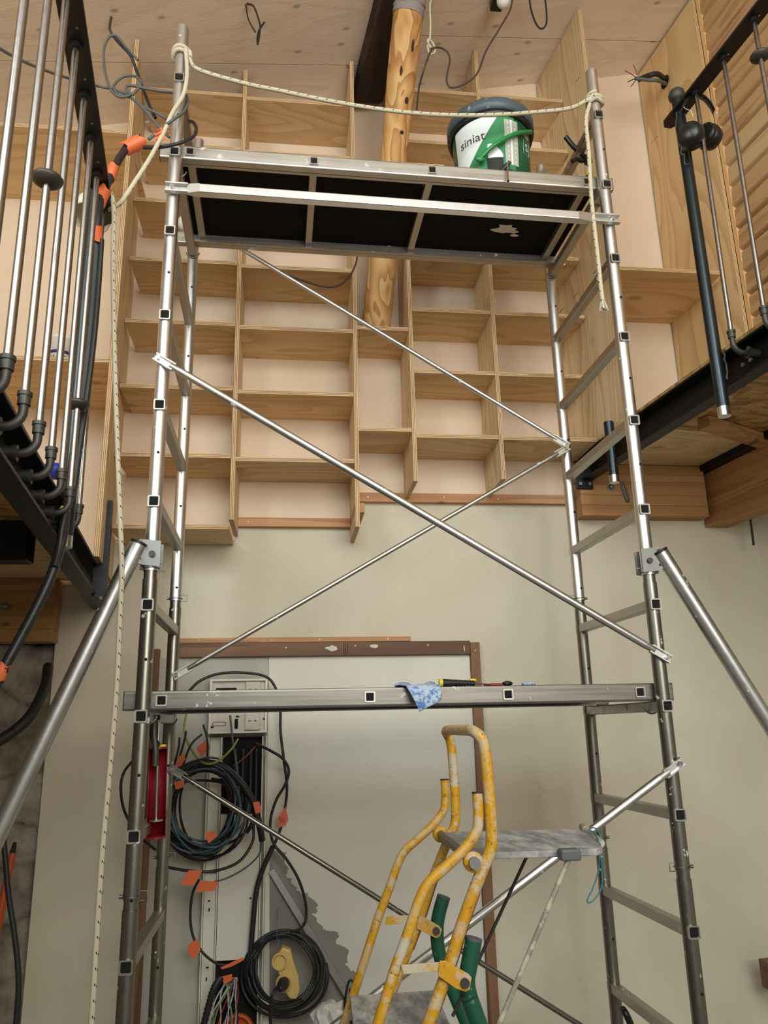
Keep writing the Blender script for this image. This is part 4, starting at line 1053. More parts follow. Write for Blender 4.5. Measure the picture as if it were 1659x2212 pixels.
st = [c+V((math.copysign(rw-rh, math.cos(a))+math.cos(a)*rh, 0, math.sin(a)*rh)) for a in [2*math.pi*i/28 for i in range(28)]]
MB().tube(st, 0.0012, 5, closed=True).build('knockout', 'ink_dark', pe)
for (u, v) in ((0.70, 0.80), (0.80, 0.80), (0.70, 0.22), (0.80, 0.22)):
    c = V((ex0+ew*u, yE+0.0005, ez0+eh*v)); MB().tube([c+V((-0.007, 0, 0)), c, c+V((0.007, 0, 0))], 0.0009, 4).tube([c+V((math.cos(a)*0.003, 0, math.sin(a)*0.003)) for a in [2*math.pi*i/10 for i in range(10)]], 0.0007, 4, closed=True).build('clip_mark', 'ink_dark', pe)
# trunking
tk = thing('cable_trunking', (-0.22, YW-0.03, FLOOR), 'tall white plastic cable trunking under the electrical panel', 'trunking')
def px_x(px, py, y): return at(px, py, y).x
yT = YW-0.055; xl, x1_, x2_, xr = px_x(438, 1900, yT), px_x(470, 1900, yT), px_x(556, 1900, yT), px_x(573, 1900, yT)
ztop = at(500, 1592, yT).z; zc1 = at(500, 1760, yT).z
def TB(xa, xb, za, zb, ya, yb, nm, mt): return MB().box(((xa+xb)/2, (ya+yb)/2, (za+zb)/2), (xb-xa, yb-ya, zb-za)).build(nm, mt, tk, bevel=0.0012)
TB(xl, xr, FLOOR, ztop, YW-0.014, YW-0.0085, 'back_plate', 'pvc_dirty')
for xx in (xl, x1_-0.004, xr-0.008, xr-0.022): TB(xx, xx+0.005, FLOOR, ztop, yT, YW-0.0145, 'rib', 'pvc')
TB(xl+0.006, x1_-0.006, FLOOR, at(450, 1890, yT).z, yT+0.012, yT+0.016, 'cover', 'pvc')
TB(x1_+0.003, xr-0.024, at(500, 2075, yT).z, zc1, yT+0.004, yT+0.008, 'cover', 'pvc')
TB(xl+0.006, x1_-0.006, at(450, 1890, yT).z+0.002, ztop, YW-0.024, YW-0.018, 'cover', 'pvc')
zb0, zb1 = at(500, 2230, yT).z, at(500, 2078, yT).z
TB(x1_+0.002, xr-0.024, zc1+0.002, ztop-0.002, YW-0.02, YW-0.0142, 'open_bay', 'hole_black')
TB(x1_+0.002, xr-0.024, zb0, zb1, YW-0.02, YW-0.0142, 'open_bay', 'hole_black')
sl = MB()
for (px, py) in ((546, 1795), (545, 1817), (452, 1946), (452, 1965), (448, 2090), (446, 2115), (541, 1940)):
    c = at(px, py, yT+0.003); sl.box(c, (0.004, 0.003, 0.011) if py % 2 else (0.009, 0.003, 0.004))
sl.build('slots', 'hole_black', tk)
# corrugated conduits in the open bay
for k, px in enumerate((508, 524, 541, 553)):
    b = MB(); za, zb = at(px, 1618, YW-0.035).z, at(px, 1800, YW-0.035).z; xa = px_x(px, 1680, YW-0.035); prof = []
    nn = 46
    for i in range(nn+1): prof.append((0.0095 if i % 2 else 0.0078, za+(zb-za)*i/nn))
    b.lathe(prof, (xa, YW-0.033, 0), n=12)
    tag(b.build('corrugated_conduit', 'black_rubber'), ['first', 'second', 'third', 'fourth'][k]+' black corrugated conduit from the left in the open trunking bay', 'conduit', 'conduits in the trunking')
def spiral(cx, cy, rx, ry, turns, Y0, Y1, jit, seed, a0=0.0, n=40):
    rnd = random.Random(seed); pts = []; ph = [rnd.uniform(0, 6.28) for _ in range(4)]
    for i in range(int(turns*n)+1):
        a = a0+2*math.pi*i/n; t = i/(turns*n); k = 1+jit*math.sin(a/turns*2.3+ph[0])+jit*0.8*math.sin(t*17+ph[1])
        pts.append(at(cx+rx*k*math.cos(a)+6*jit*10*math.sin(t*9+ph[2]), cy+ry*k*math.sin(a), Y0+(Y1-Y0)*(0.5+0.5*math.sin(t*23+ph[3]))))
    return pts
cl1 = thing('cable_coil', at(440, 1850, 3.1), 'large coil of black cables hung beside the electrical trunking', 'cable coil')
for sd in range(9):
    MB().tube(spiral(443-2*(sd % 5), 1746+4*(sd % 4), 64+5*(sd % 8), 80+4*(sd % 7), 1.3, 3.13, 3.22, 0.055, 20+sd, 0.7*sd), 0.0048, 7).build('cable_turn', 'cable_black', cl1)
cl2 = thing('cable_coil', at(440, 1850, 3.05), 'blue grey cable coil lying over the black cables by the trunking', 'cable coil')
for sd in range(5):
    MB().tube(spiral(438+2*(sd % 3), 1738+4*(sd % 3), 66+6*sd, 80+5*sd, 1.1, 3.05, 3.10, 0.05, 40+sd, 1.1*sd), 0.0040, 7).build('cable_turn', 'cable_blue', cl2)
cable('fat_conduit', [at(385, 1665, 3.06), at(430, 1648, 3.06), at(480, 1655, 3.06), at(520, 1690, 3.07), at(548, 1735, 3.08), at(562, 1790, 3.10), at(566, 1815, 3.12)], 0.0125, 'black_rubber', 'fat black conduit arching over the cable coils', n=10)
cable('green_wire', [at(402, 1542, 3.20), at(398, 1580, 3.2), at(415, 1622, 3.14), at(440, 1648, 3.04), at(470, 1645, 3.04), at(500, 1618, 3.12), at(514, 1597, 3.2)], 0.0040, 'wire_green', 'yellow green earth wire looping below the electrical panel', 'wire')
cable('arched_cable', [at(352, 1525, 3.1), at(400, 1500, 3.2), at(430, 1472, 3.24), at(470, 1456, 3.25), at(520, 1453, 3.25), at(570, 1460, 3.25), at(592, 1480, 3.25), at(605, 1520, 3.25), at(606, 1580, 3.25), at(613, 1640, 3.24), at(620, 1700, 3.24), at(615, 1750, 3.24), at(606, 1790, 3.24), at(590, 1830, 3.24), at(570, 1870, 3.24)], 0.0055, 'cable_black', 'black cable arching over the electrical panel and down its right side')
cable('draped_cable', [at(552, 1606, 3.2), at(585, 1622, 3.22), at(612, 1640, 3.23), at(624, 1665, 3.23), at(616, 1695, 3.23), at(596, 1730, 3.23), at(584, 1775, 3.23), at(590, 1820, 3.23), at(618, 1855, 3.23), at(645, 1900, 3.24), at(660, 1950, 3.25), at(660, 1990, 3.25), at(645, 2008, 3.22), at(628, 2012, 3.2)], 0.0055, 'cable_black', 'black cable weaving down to the extension cord coil')
cable('sheath_cable', [at(590, 1828, 3.235), at(566, 1882, 3.24), at(553, 1930, 3.24), at(546, 2000, 3.24), at(541, 2060, 3.24)], 0.0100, 'cable_black', 'thick sheathed cable running down the right trunking edge')
cable('side_loop_cable', [at(290, 1640, 2.9), at(268, 1668, 2.9), at(261, 1705, 2.9), at(270, 1755, 2.95), at(300, 1805, 3.05), at(336, 1836, 3.1)], 0.0050, 'cable_black', 'black cable loop bulging out left of the lower front upright')
cable('drooping_cable', [at(345, 1870, 3.12), at(400, 1880, 3.10), at(460, 1882, 3.1), at(515, 1862, 3.1), at(545, 1820, 3.12), at(548, 1780, 3.14)], 0.0052, 'cable_black', 'black cable drooping below the coils with an orange flag')
cable('left_bow_cable', [at(430, 1900, 3.15), at(416, 1930, 3.16), at(411, 1980, 3.17), at(418, 2025, 3.17), at(440, 2060, 3.17), at(470, 2082, 3.18), at(500, 2086, 3.19)], 0.0048, 'cable_black', 'black cable bowing left across the trunking front')
cable('thin_blue_cable', [at(565, 1812, 3.15), at(560, 1845, 3.15), at(530, 1875, 3.15), at(490, 1897, 3.15), at(462, 1905, 3.15)], 0.0030, 'cable_blue', 'thin blue cable curving from the conduit end')
cable('drop_cable', [at(497, 1545, 3.18), at(503, 1600, 3.18), at(512, 1660, 3.17), at(516, 1720, 3.16), at(512, 1780, 3.16)], 0.0042, 'cable_grey', 'grey cable hanging from the middle of the electrical panel')
for k, (a_, b_, c_) in enumerate((((372, 1668), (385, 1620), (388, 1594)), ((392, 1662), (412, 1610), (436, 1586)), ((448, 1648), (448, 1598), (439, 1566)), ((383, 1655), (398, 1600), (402, 1580)))):
    cable('cable_tail', [at(*a_, 3.1), at(*b_, 3.1), at(*c_, 3.12)], 0.0042, 'cable_black', ['shortest upright', 'slanting', 'rightmost upright', 'second upright'][k]+' black cable tail above the coils', 'cable', 'cable tails above the coils')
cable('red_wire', [at(552, 1612, 3.22), at(530, 1635, 3.2), at(504, 1655, 3.18)], 0.0022, 'wire_red', 'red wire crossing the open trunking bay', 'wire')
def flag(pts, Y, label):
    P = [at(px, py, Y) for px, py in pts]
    tag(MB().prism(P, (0, 0.0012, 0)).build('orange_flag', 'tape_orange'), label, 'tape flag')
flag([(424, 1616), (448, 1594), (453, 1618), (434, 1636)], 3.10, 'square orange tape flag above the cable coils')
flag([(383, 1638), (396, 1627), (401, 1640), (386, 1660), (380, 1654)], 3.06, 'crumpled orange tape flag at the upper left of the coils')
flag([(376, 1690), (398, 1684), (398, 1700), (380, 1706)], 3.04, 'orange tape patch on the coils beside the rear upright')
flag([(441, 1798), (462, 1795), (470, 1806), (450, 1822)], 3.03, 'pale orange tape patch at the bottom of the coils')
flag([(408, 1880), (438, 1879), (418, 1913), (389, 1911)], 3.08, 'folded orange tape flag hanging left below the coils')
flag([(432, 1901), (474, 1906), (462, 1924), (424, 1928)], 3.10, 'broad orange tape flag hanging right below the coils')
flag([(426, 2028), (433, 2052), (418, 2072), (405, 2058), (408, 2040)], 3.14, 'rounded orange tape flag on the bowing cable')
flag([(546, 1733), (560, 1731), (566, 1754), (552, 1758)], 3.05, 'orange tape band on the fat conduit by the trunking')
flag([(599, 1768), (617, 1742), (623, 1770), (617, 1783), (603, 1788)], 3.225, 'lettered orange tape flag right of the trunking')
for k in range(3):
    A = at(604+k*4, 1764+k*1, 3.223); B_ = at(606+k*4, 1777, 3.223); MB().tube([A, B_], 0.0009, 4).build('lettering', 'ink_dark', [o for o in COL.objects if o.name.startswith('orange_flag')][-1])
flag([(476, 2090), (524, 2068), (527, 2074), (500, 2088), (480, 2094)], 3.17, 'torn orange tape strip over the lower trunking opening')
flag([(478, 2110), (502, 2104), (500, 2118), (484, 2126)], 3.17, 'small orange tape flag among the lower wires')
# lower wires in the trunking mouth
lw = thing('wire_bundle', at(500, 2200, 3.2), 'bundle of loose thin wires spilling from the lower trunking', 'wires')
rnd = random.Random(9)
for k in range(14):
    x0 = 490+rnd.uniform(-6, 26); x1 = 455+k*5+rnd.uniform(-6, 6); mt = ['wire_white', 'wire_white', 'cable_grey', 'wire_green', 'wire_red', 'wire_white', 'wire_blue'][k % 7]
    MB().tube(catmull([at(x0, 2112, 3.24), at((x0+x1)/2+rnd.uniform(-8, 8), 2150, 3.17), at(x1, 2200, 3.17), at(x1-8, 2250, 3.18)], 5), 0.0026, 6).build('wire', mt, lw)
tag(MB().lathe([(0.012, -0.01), (0.055, -0.008), (0.062, 0.0), (0.055, 0.008), (0.046, 0.008), (0.05, 0.0), (0.046, -0.006), (0.012, -0.006)], at(512, 2232, 3.17), (0, -1, 0.3), 24).build('orange_duct_ring', 'orange_tool'), 'orange duct ring at the foot of the trunking', 'duct')
b = MB(); pts = catmull([at(478, 2110, 3.16), at(462, 2135, 3.15), at(450, 2175, 3.15), at(436, 2230, 3.15)], 10); b.tube(pts, 0.012, 10, rr=[0.013 if i % 2 else 0.0105 for i in range(len(pts))])
tag(b.build('corrugated_conduit', 'black_rubber'), 'bent grey corrugated conduit at the foot of the trunking', 'conduit')
# extension cord coil + socket block
ec = thing('extension_cord', at(615, 2185, 3.2), 'coiled black extension cord hung on the grey patch', 'extension cord')
for sd in range(7):
    MB().tube(spiral(614+2*(sd % 3), 2093+sd*2, 64+5*sd, 74+3*sd, 1.0, 3.17+0.015*sd, 3.19+0.015*sd, 0.04, 70+sd, sd), 0.0054, 8).build('cord_turn', 'cable_black', ec)
MB().tube(catmull([at(600, 2132, 3.10), at(588, 2150, 3.08), at(584, 2190, 3.1), at(586, 2240, 3.12)], 6), 0.0058, 8).build('plug_cord', 'cable_black', ec)
MB().tube(catmull([at(600, 1962, 3.31), at(598, 2000, 3.2), at(599, 2030, 3.13), at(604, 2032, 3.12), at(598, 2042, 3.12)], 6), 0.0012, 5).build('hanging_string', 'string_blue', ec)
sk = thing('socket_block', at(622, 2105, 3.12), 'yellow double socket block inside the coiled extension cord', 'socket')
outl = [(604, 2056), (610, 2046), (618, 2050), (628, 2052), (633, 2075), (645, 2110), (648, 2140), (640, 2160), (626, 2158), (612, 2140), (606, 2112), (594, 2090), (592, 2072)]
MB().prism([at(px, py, 3.13) for px, py in outl], (0, 0.045, 0)).build('body', 'socket_yellow', sk, bevel=0.006)
for (px, py) in ((604, 2077), (613, 2124)):
    c = at(px, py, 3.128); MB().lathe([(0.0, 0.006), (0.021, 0.006), (0.022, -0.008), (0.027, -0.010), (0.029, 0.0), (0.029, 0.01)], c, (0, 1, 0), 22).build('socket_ring', 'socket_yellow', sk)
    for dx, dz in ((-0.008, 0), (0.008, 0.0), (0, 0.009)): MB().cyl(c+V((dx, 0.004, dz)), c+V((dx, 0.007, dz)), 0.0028, 8).build('pin_hole', 'hole_black', sk)
c = at(613, 2124, 3.12); MB().lathe([(0.0, -0.05), (0.008, -0.05), (0.012, -0.03), (0.019, -0.022), (0.020, 0.0), (0, 0.0)], c, (0.25, 1, 0.12), 16).build('plug', 'black_rubber', sk)
# plastic bag and cord by the ladder foot
b = MB(); bm = bmesh.new(); bmesh.ops.create_icosphere(bm, subdivisions=3, radius=1.0)
from mathutils import noise as NZ
c = at(712, 2206, 3.0)
vs = [c+V((v.co.x*0.055, v.co.y*0.05, v.co.z*0.06))*1.0+v.co*0.02*NZ.noise(v.co*3.0)+v.co*0.012*NZ.noise(v.co*7) for v in bm.verts]
b.add(vs, [tuple(v.index for v in f.verts) for f in bm.faces], 0, False); bm.free()
tag(b.build('plastic_bag', 'bag'), 'crumpled white plastic bag at the foot of the doorway', 'bag')
cable('cord_hank', [at(748, 2225, 3.1), at(745, 2170, 3.1), at(752, 2125, 3.1), at(760, 2118, 3.1), at(766, 2135, 3.1), at(764, 2190, 3.1), at(760, 2225, 3.1), at(756, 2170, 3.08), at(757, 2135, 3.08), at(762, 2180, 3.08)], 0.0045, 'cable_black', 'hank of black cord behind the yellow ladder rail')

# ------------------------------------------------------------------ ON THE PLATFORMS
# paint bucket
bk = thing('bucket', V((0.752, 2.46, ZU)), 'green and white plaster bucket with dark rim on the upper platform', 'bucket')
BC = V((0.752, 2.455, ZU)); HB = 0.315; R0, R1 = 0.136, 0.152
def brad(z): return R0+(R1-R0)*z/HB
def wall_patch(a0, a1, zf0, zf1, off, nm, mt, n=24, m=6):
    b = MB(); vs = []
    for j in range(m+1):
        for i in range(n+1):
            a = a0+(a1-a0)*i/n; z0, z1 = zf0(i/n), zf1(i/n); z = z0+(z1-z0)*j/m; r = brad(z)+off
            vs.append(BC+V((math.sin(a)*r, -math.cos(a)*r, z)))
    b.add(vs, [(j*(n+1)+i, j*(n+1)+i+1, (j+1)*(n+1)+i+1, (j+1)*(n+1)+i) for j in range(m) for i in range(n)], 0, True)
    return b.build(nm, mt, bk, recalc=False)
MB().lathe([(0.0, 0.0), (R0, 0.0), (R1, HB), (R1-0.004, HB), (0, HB-0.01)], BC, n=48).build('pail', 'label_dark_green', bk)
MB().lathe([(R1+0.001, 0.262), (R1+0.010, 0.266), (R1+0.010, 0.285), (R1+0.001, 0.287)], BC, n=48).build('rim_flange', 'lid_dark', bk)
MB().lathe([(R1+0.002, 0.284), (R1+0.015, 0.284), (R1+0.016, 0.328), (R1+0.011, 0.335), (R1-0.006, 0.335), (R1-0.008, 0.327), (0.0, 0.327)], BC, n=48).build('lid', 'lid_grey', bk)
cst = lambda v: (lambda t: v)
# label: white field on the left, pale green sweep, grey band
wall_patch(rad(-78), rad(20), lambda t: 0.04, lambda t: 0.262, 0.0010, 'green_label', 'label_green')
wall_patch(rad(-78), rad(-6), lambda t: 0.02+0.235*t**1.3, lambda t: 0.262, 0.0016, 'white_label', 'label_white')
wall_patch(rad(4), rad(26), cst(0.06), cst(0.250), 0.0016, 'grey_label', 'label_grey', 8)
wall_patch(rad(13), rad(16), cst(0.06), cst(0.250), 0.0022, 'white_stripe', 'label_white', 4)
for a in (8.5, 20.5):
    for k in range(9): wall_patch(rad(a), rad(a+1.2), cst(0.07+0.02*k), cst(0.08+0.02*k), 0.0022, 'dash', 'label_white', 2, 1)
wall_patch(rad(-22), rad(0), cst(0.03), lambda t: 0.10+0.045*math.sin(math.pi*min(1, t*0.6+0.4)), 0.0022, 'white_badge', 'label_white', 8, 2)
wall_patch(rad(-24), rad(0), cst(0.03), cst(0.085), 0.0028, 'black_badge', 'lid_dark', 8, 2)
def wrap_text(txt, size, a_c, z_c, mat, name, tilt=0.0):
    cu = bpy.data.curves.new(name, 'FONT'); cu.body = txt; cu.size = size; cu.align_x = 'CENTER'; cu.extrude = 0.0; cu.resolution_u = 3
    ob = bpy.data.objects.new(name, cu); COL.objects.link(ob)
    dg = bpy.context.evaluated_depsgraph_get(); me = bpy.data.meshes.new_from_object(ob.evaluated_get(dg))
    bpy.data.objects.remove(ob); bpy.data.curves.remove(cu)
    b = MB(); ct, s_t = math.cos(tilt), math.sin(tilt)
    vs = []
    for v in me.vertices:
        x, y = v.co.x*ct-v.co.y*s_t, v.co.x*s_t+v.co.y*ct
        z = z_c+y; r = brad(z)+0.0030; a = a_c+x/r; vs.append(BC+V((math.sin(a)*r, -math.cos(a)*r, z)))
    b.add(vs, [tuple(p.vertices) for p in me.polygons]); bpy.data.meshes.remove(me)
    return b.build(name, mat, bk, recalc=False)
wrap_text('siniat', 0.052, rad(-45), 0.168, 'ink_dark', 'brand_lettering')
wrap_text('PRE', 0.022, rad(44), 0.205, 'label_white', 'side_lettering')
wrap_text('S', 0.045, rad(45), 0.150, 'label_white', 'side_lettering')
sq = []
for (a, z) in ((37, 0.19), (52, 0.19), (52, 0.135), (37, 0.135)):
    r = brad(z)+0.003; sq.append(BC+V((math.sin(rad(a))*r, -math.cos(rad(a))*r, z)))
MB().tube(sq, 0.0009, 4, closed=True).build('label_box', 'label_white', bk)
hp = [BC+V((math.sin(rad(a))*(R1+0.012), -math.cos(rad(a))*(R1+0.012), z)) for a, z in ((-32, 0.075), (-16, 0.112), (0, 0.145), (18, 0.180), (36, 0.212), (50, 0.238))]
MB().tube(catmull(hp, 6), 0.0085, 8).build('handle', 'handle_green', bk)
MB().sphere(hp[0], 0.016, (1.2, 0.6, 0.9), 10).build('handle_lug', 'handle_green', bk)
for k, (p0, p1, Y) in enumerate((((818, 361), (961, 368), 2.30), ((868, 358), (958, 362), 2.325))):
    A, B_ = at(*p0, Y), at(*p1, Y); d = B_-A; R = Matrix.Rotation(math.atan2(d.y, d.x), 3, 'Z')
    tag(MB().box((A+B_)/2, (d.length, 0.022, 0.008), R).build('wood_lath', 'trim_wood'), ['lower', 'upper'][k]+' pale wooden lath lying on the upper platform beside the bucket', 'lath')
# small bits by the front rail of the upper platform
b = MB(); y = 2.30
b.prism([at(995, 363, y), at(1003, 364, y), at(1008, 369, y), at(1011, 365, y), at(1021, 366, y), at(1023, 380, y), at(996, 380, y)], (0, 0.012, 0))
tag(b.build('notched_plate', 'pencil'), 'rusty notched plate standing against the bucket', 'plate')
gt = thing('black_tool', at(1085, 372, 2.30), 'black stubby tool lying between the bucket and the front rail', 'tool')
A, B_ = at(1074, 382, 2.32), at(1097, 355, 2.30)
MB().cyl(A, B_, 0.0115, 14, r2=0.009).build('grip', 'black_rubber', gt); MB().cyl(B_, B_+(B_-A).normalized()*0.012, 0.007, 10).build('tip', 'iron', gt)
A = at(1096, 352, 2.265); MB().cyl(A, at(1097, 391, 2.245), 0.0036, 10).build('pin_shaft', 'chrome', gt)
MB().sphere(at(1097.5, 391, 2.245), 0.005, (1, 1, 0.8), 8).build('pin_end', 'black_plastic', gt)
A, B_ = at(1164, 386, 2.30), at(1182, 364, 2.33)
d = B_-A
tag(MB().prism([at(1156, 384, 2.31), at(1172, 386, 2.31), at(1187, 366, 2.34), at(1175, 361, 2.34)], (0, 0.002, 0.001)).build('metal_offcut', 'alu_flat'), 'small grey metal offcut propped on the upper platform', 'offcut')
# spring clamp on the upper right rung
sp_ = thing('spring_clamp', at(1255, 330, 2.5), 'black spring clamp gripping the rung above the upper platform', 'clamp')
MB().tube(catmull([at(1222, 296, 2.42), at(1240, 318, 2.42), at(1258, 335, 2.43), at(1266, 344, 2.44)], 4), 0.010, 10).build('handle', 'black_plastic', sp_)
MB().tube(catmull([at(1236, 349, 2.42), at(1246, 344, 2.42), at(1258, 348, 2.43), at(1270, 340, 2.44)], 4), 0.0085, 10).build('jaw', 'black_plastic', sp_)
MB().cyl(at(1268, 338, 2.43), at(1271, 352, 2.43), 0.016, 12).build('pivot', 'black_plastic', sp_)
MB().cyl(at(1262, 292, 2.45), at(1266, 312, 2.45), 0.006, 10).build('jaw_pad', 'black_rubber', sp_)
yt = thing('tape_reel', at(1272, 378, 2.36), 'yellow and black tool end hidden behind the right upright', 'tool')
MB().cyl(at(1273, 372, 2.33), at(1276, 396, 2.33), 0.012, 14).build('body', 'yellow_grip', yt)
MB().cyl(at(1269, 380, 2.325), at(1271, 388, 2.32), 0.006, 10).build('button', 'black_plastic', yt)

# lower platform: cloth, knife, bits
def cloth():
    b = MB(); n, m = 16, 18; vs = []
    P = lambda u, v: None
    top0, top1 = at(880, 1483, 2.262), at(948, 1483, 2.262)
    yfr = YA+0.040-0.019
    fr0 = S(0, yfr, 0)
    zt = ZL+0.003
    a0, a1 = at(876, 1484, 2.25), at(950, 1482, 2.25)
    c0, c1 = at(905, 1538, 2.235), at(952, 1513, 2.235)
    rnd = random.Random(3)
    for j in range(m+1):
        t = j/m
        for i in range(n+1):
            s = i/n
            if t < 0.35:
                k = t/0.35
                p = a0.lerp(a1, s); p = V((p.x-(1-k)*0.02*(1-s), 2.33-(2.33-2.246)*k, zt+0.006*math.sin(s*9+k*4)*(1-k)+0.008*(1-k)*abs(math.sin(s*5))))
            else:
                k = (t-0.35)/0.65
                p = V((a0.x+(a1.x-a0.x)*s, 0, 0)); q = a0.lerp(a1, s); e = c0.lerp(c1, s)
                if s > 0.75: e = e.lerp(at(952, 1506, 2.235), (s-0.75)*1.5)
                p = q.lerp(e, k); p.z = zt+(e.z-zt)*k; p.y = 2.246-0.020*math.sin(min(1, k*2)*math.pi/2)-0.006*math.sin(s*7+k*3)*k
            vs.append(p)
    b.add(vs, [(j*(n+1)+i, j*(n+1)+i+1, (j+1)*(n+1)+i+1, (j+1)*(n+1)+i) for j in range(m) for i in range(n)], 0, True)
    o = b.build('cleaning_cloth', 'cloth_blue', recalc=False); s_ = o.modifiers.new('solid', 'SOLIDIFY'); s_.thickness = 0.0015
    tag(o, 'blue mottled cleaning cloth draped over the lower platform rail', 'cloth')
cloth()
tag(MB().sphere(V((at(872, 1480, 2.32).x, 2.34, ZL+0.008)), 0.02, (1.3, 1, 0.5), 10).build('cloth_scrap', 'cloth_blue'), 'small crumpled blue scrap left of the draped cloth', 'cloth')
tag(MB().sphere(V((at(1146, 1480, 2.32).x, 2.34, ZL+0.006)), 0.02, (1.1, 1, 0.4), 10).build('cloth_scrap', 'cloth_blue'), 'small blue cloth scrap at the right of the lower platform', 'cloth')
kn = thing('scraper_tool', V((0.46, 2.30, ZL)), 'black and yellow handled tool lying on the lower platform', 'tool')
A = V((at(953, 1479, 2.30).x, 2.30, ZL+0.012)); B_ = V((at(1027, 1483, 2.30).x, 2.31, ZL+0.010))
bb = MB(); pts = [A.lerp(B_, i/24) for i in range(25)]; bb.tube(pts, 0.010, 12, rr=[0.011-0.004*i/24+(0.0012 if i % 2 else 0) for i in range(25)]); bb.build('grip', 'black_rubber', kn)
MB().cyl(A-V((0.006, 0, 0)), A+V((0.004, 0, 0)), 0.012, 12).build('butt_ring', 'yellow_grip', kn)
c = V((at(1024, 1476, 2.30).x, 2.315, ZL+0.019)); MB().box(c, (0.020, 0.014, 0.008)).build('slider', 'yellow_grip', kn, bevel=0.003)
MB().cyl(B_, B_+V((0.05, 0.01, -0.004)), 0.0022, 8).build('blade_shank', 'chrome', kn)
tag(MB().tube(catmull([V((at(1050, 1480, 2.3).x, 2.32, ZL+0.004)), V((at(1070, 1480, 2.3).x, 2.33, ZL+0.006)), V((at(1090, 1480, 2.3).x, 2.32, ZL+0.005))], 4), 0.004, 8).build('pencil_stub', 'wire_red'), 'short dark red stub on the lower platform by the tool', 'stub')
tag(MB().sphere(V((at(1100, 1480, 2.3).x, 2.32, ZL+0.008)), 0.014, (1.2, 0.8, 0.55), 10).build('plastic_stopper', 'black_plastic'), 'small black plastic lump over the third hole of the lower rail', 'stopper')

# caulking gun hung at the lower left rung
cg = thing('caulking_gun', at(340, 1810, 2.40), 'red caulking gun hanging from the lower left platform corner', 'caulking gun')
yc = 2.38
T0, T1 = at(342, 1618, yc), at(337, 1806, yc); d = (T1-T0).normalized(); sx = d.cross(V((0, 1, 0))).normalized(); b = MB(); n = 14; vs = []
for j in range(2):
    for rr in (0.026, 0.0235):
        for i in range(n+1):
            a = rad(-10)-rad(160)*i/n*1.0-rad(0); a = rad(185)+rad(-190)*i/n
            vs.append((T0 if j == 0 else T1)+sx*math.cos(a)*rr+V((0, 1, 0))*math.sin(a)*rr)
k = n+1
fs = []
for i in range(n): fs += [(i, i+1, 2*k+i+1, 2*k+i), (k+i, k+i+1, 3*k+i+1, 3*k+i), (i, i+1, k+i+1, k+i), (2*k+i, 2*k+i+1, 3*k+i+1, 3*k+i)]
fs += [(0, k, 3*k, 2*k), (n, k+n, 3*k+n, 2*k+n)]
b.add(vs, fs, 0, True).build('trough', 'red_paint', cg)
MB().cyl(at(343, 1560, yc), at(337, 1770, yc), 0.0038, 10).build('push_rod', 'chrome', cg)
MB().cyl(at(338, 1770, yc), at(338, 1774, yc), 0.020, 18).build('piston', 'chrome', cg)
MB().cyl(T1, T1+d*0.006, 0.0262, 18).build('front_cap', 'red_paint', cg)
MB().cyl(T0-d*0.006, T0, 0.0262, 18).build('rear_cap', 'red_paint', cg)
MB().cyl(T0-d*0.012+sx*0.012, T0-d*0.006+sx*0.012, 0.010, 12).build('cap_ring', 'yellow_grip', cg)
MB().tube(catmull([at(336, 1548, yc-0.02), at(333, 1580, yc-0.02), at(336, 1620, yc-0.03), at(335, 1655, yc-0.03)], 5), 0.0085, 8).build('trigger', 'iron', cg)
MB().cyl(at(336, 1545, yc-0.02), at(336, 1556, yc-0.02), 0.0135, 14).build('release_catch', 'black_plastic', cg)
MB().tube(catmull([at(325, 1556, yc-0.01), at(330, 1590, yc-0.01), at(340, 1612, yc)], 4), 0.010, 8).build('handle', 'black_plastic', cg)

# items on the left alcove shelf
pl = thing('paint_pot', V((at(130, 760, 2.96).x, 2.96, 1.4065)), 'white paint pot with blue lettering on the left alcove shelf', 'pot')
pc_ = V((at(131, 760, 2.95).x, 2.95, 1.4065)); hp_ = at(131, 737, 2.95).z-1.4065+0.006
MB().lathe([(0.0, 0.0), (0.040, 0.0), (0.046, hp_-0.012), (0.049, hp_-0.011), (0.049, hp_), (0.046, hp_), (0.0, hp_-0.005)], pc_, n=32).build('pot_body', 'white_plastic', pl)
MB().lathe([(0.0452, hp_*0.38), (0.0462, hp_*0.38), (0.0466, hp_*0.47), (0.0456, hp_*0.47)], pc_, n=32).build('blue_band', 'ink_blue', pl)
bc_save, br_save = BC, brad
BC = pc_; brad = lambda z: 0.0415+0.006*z/hp_; bk_save = bk; bk = pl
wrap_text('OUIPS', 0.040, rad(8), hp_*0.06, 'ink_blue', 'pot_lettering')
BC, brad, bk = bc_save, br_save, bk_save
tag(MB().sphere(at(118, 1018, 2.5)+V((0, 0, 0)), 0.045, (1.2, 0.8, 0.6), 14).build('blue_bag', 'blue_bag'), 'bright blue bag on the left deck behind the railing feet', 'bag')

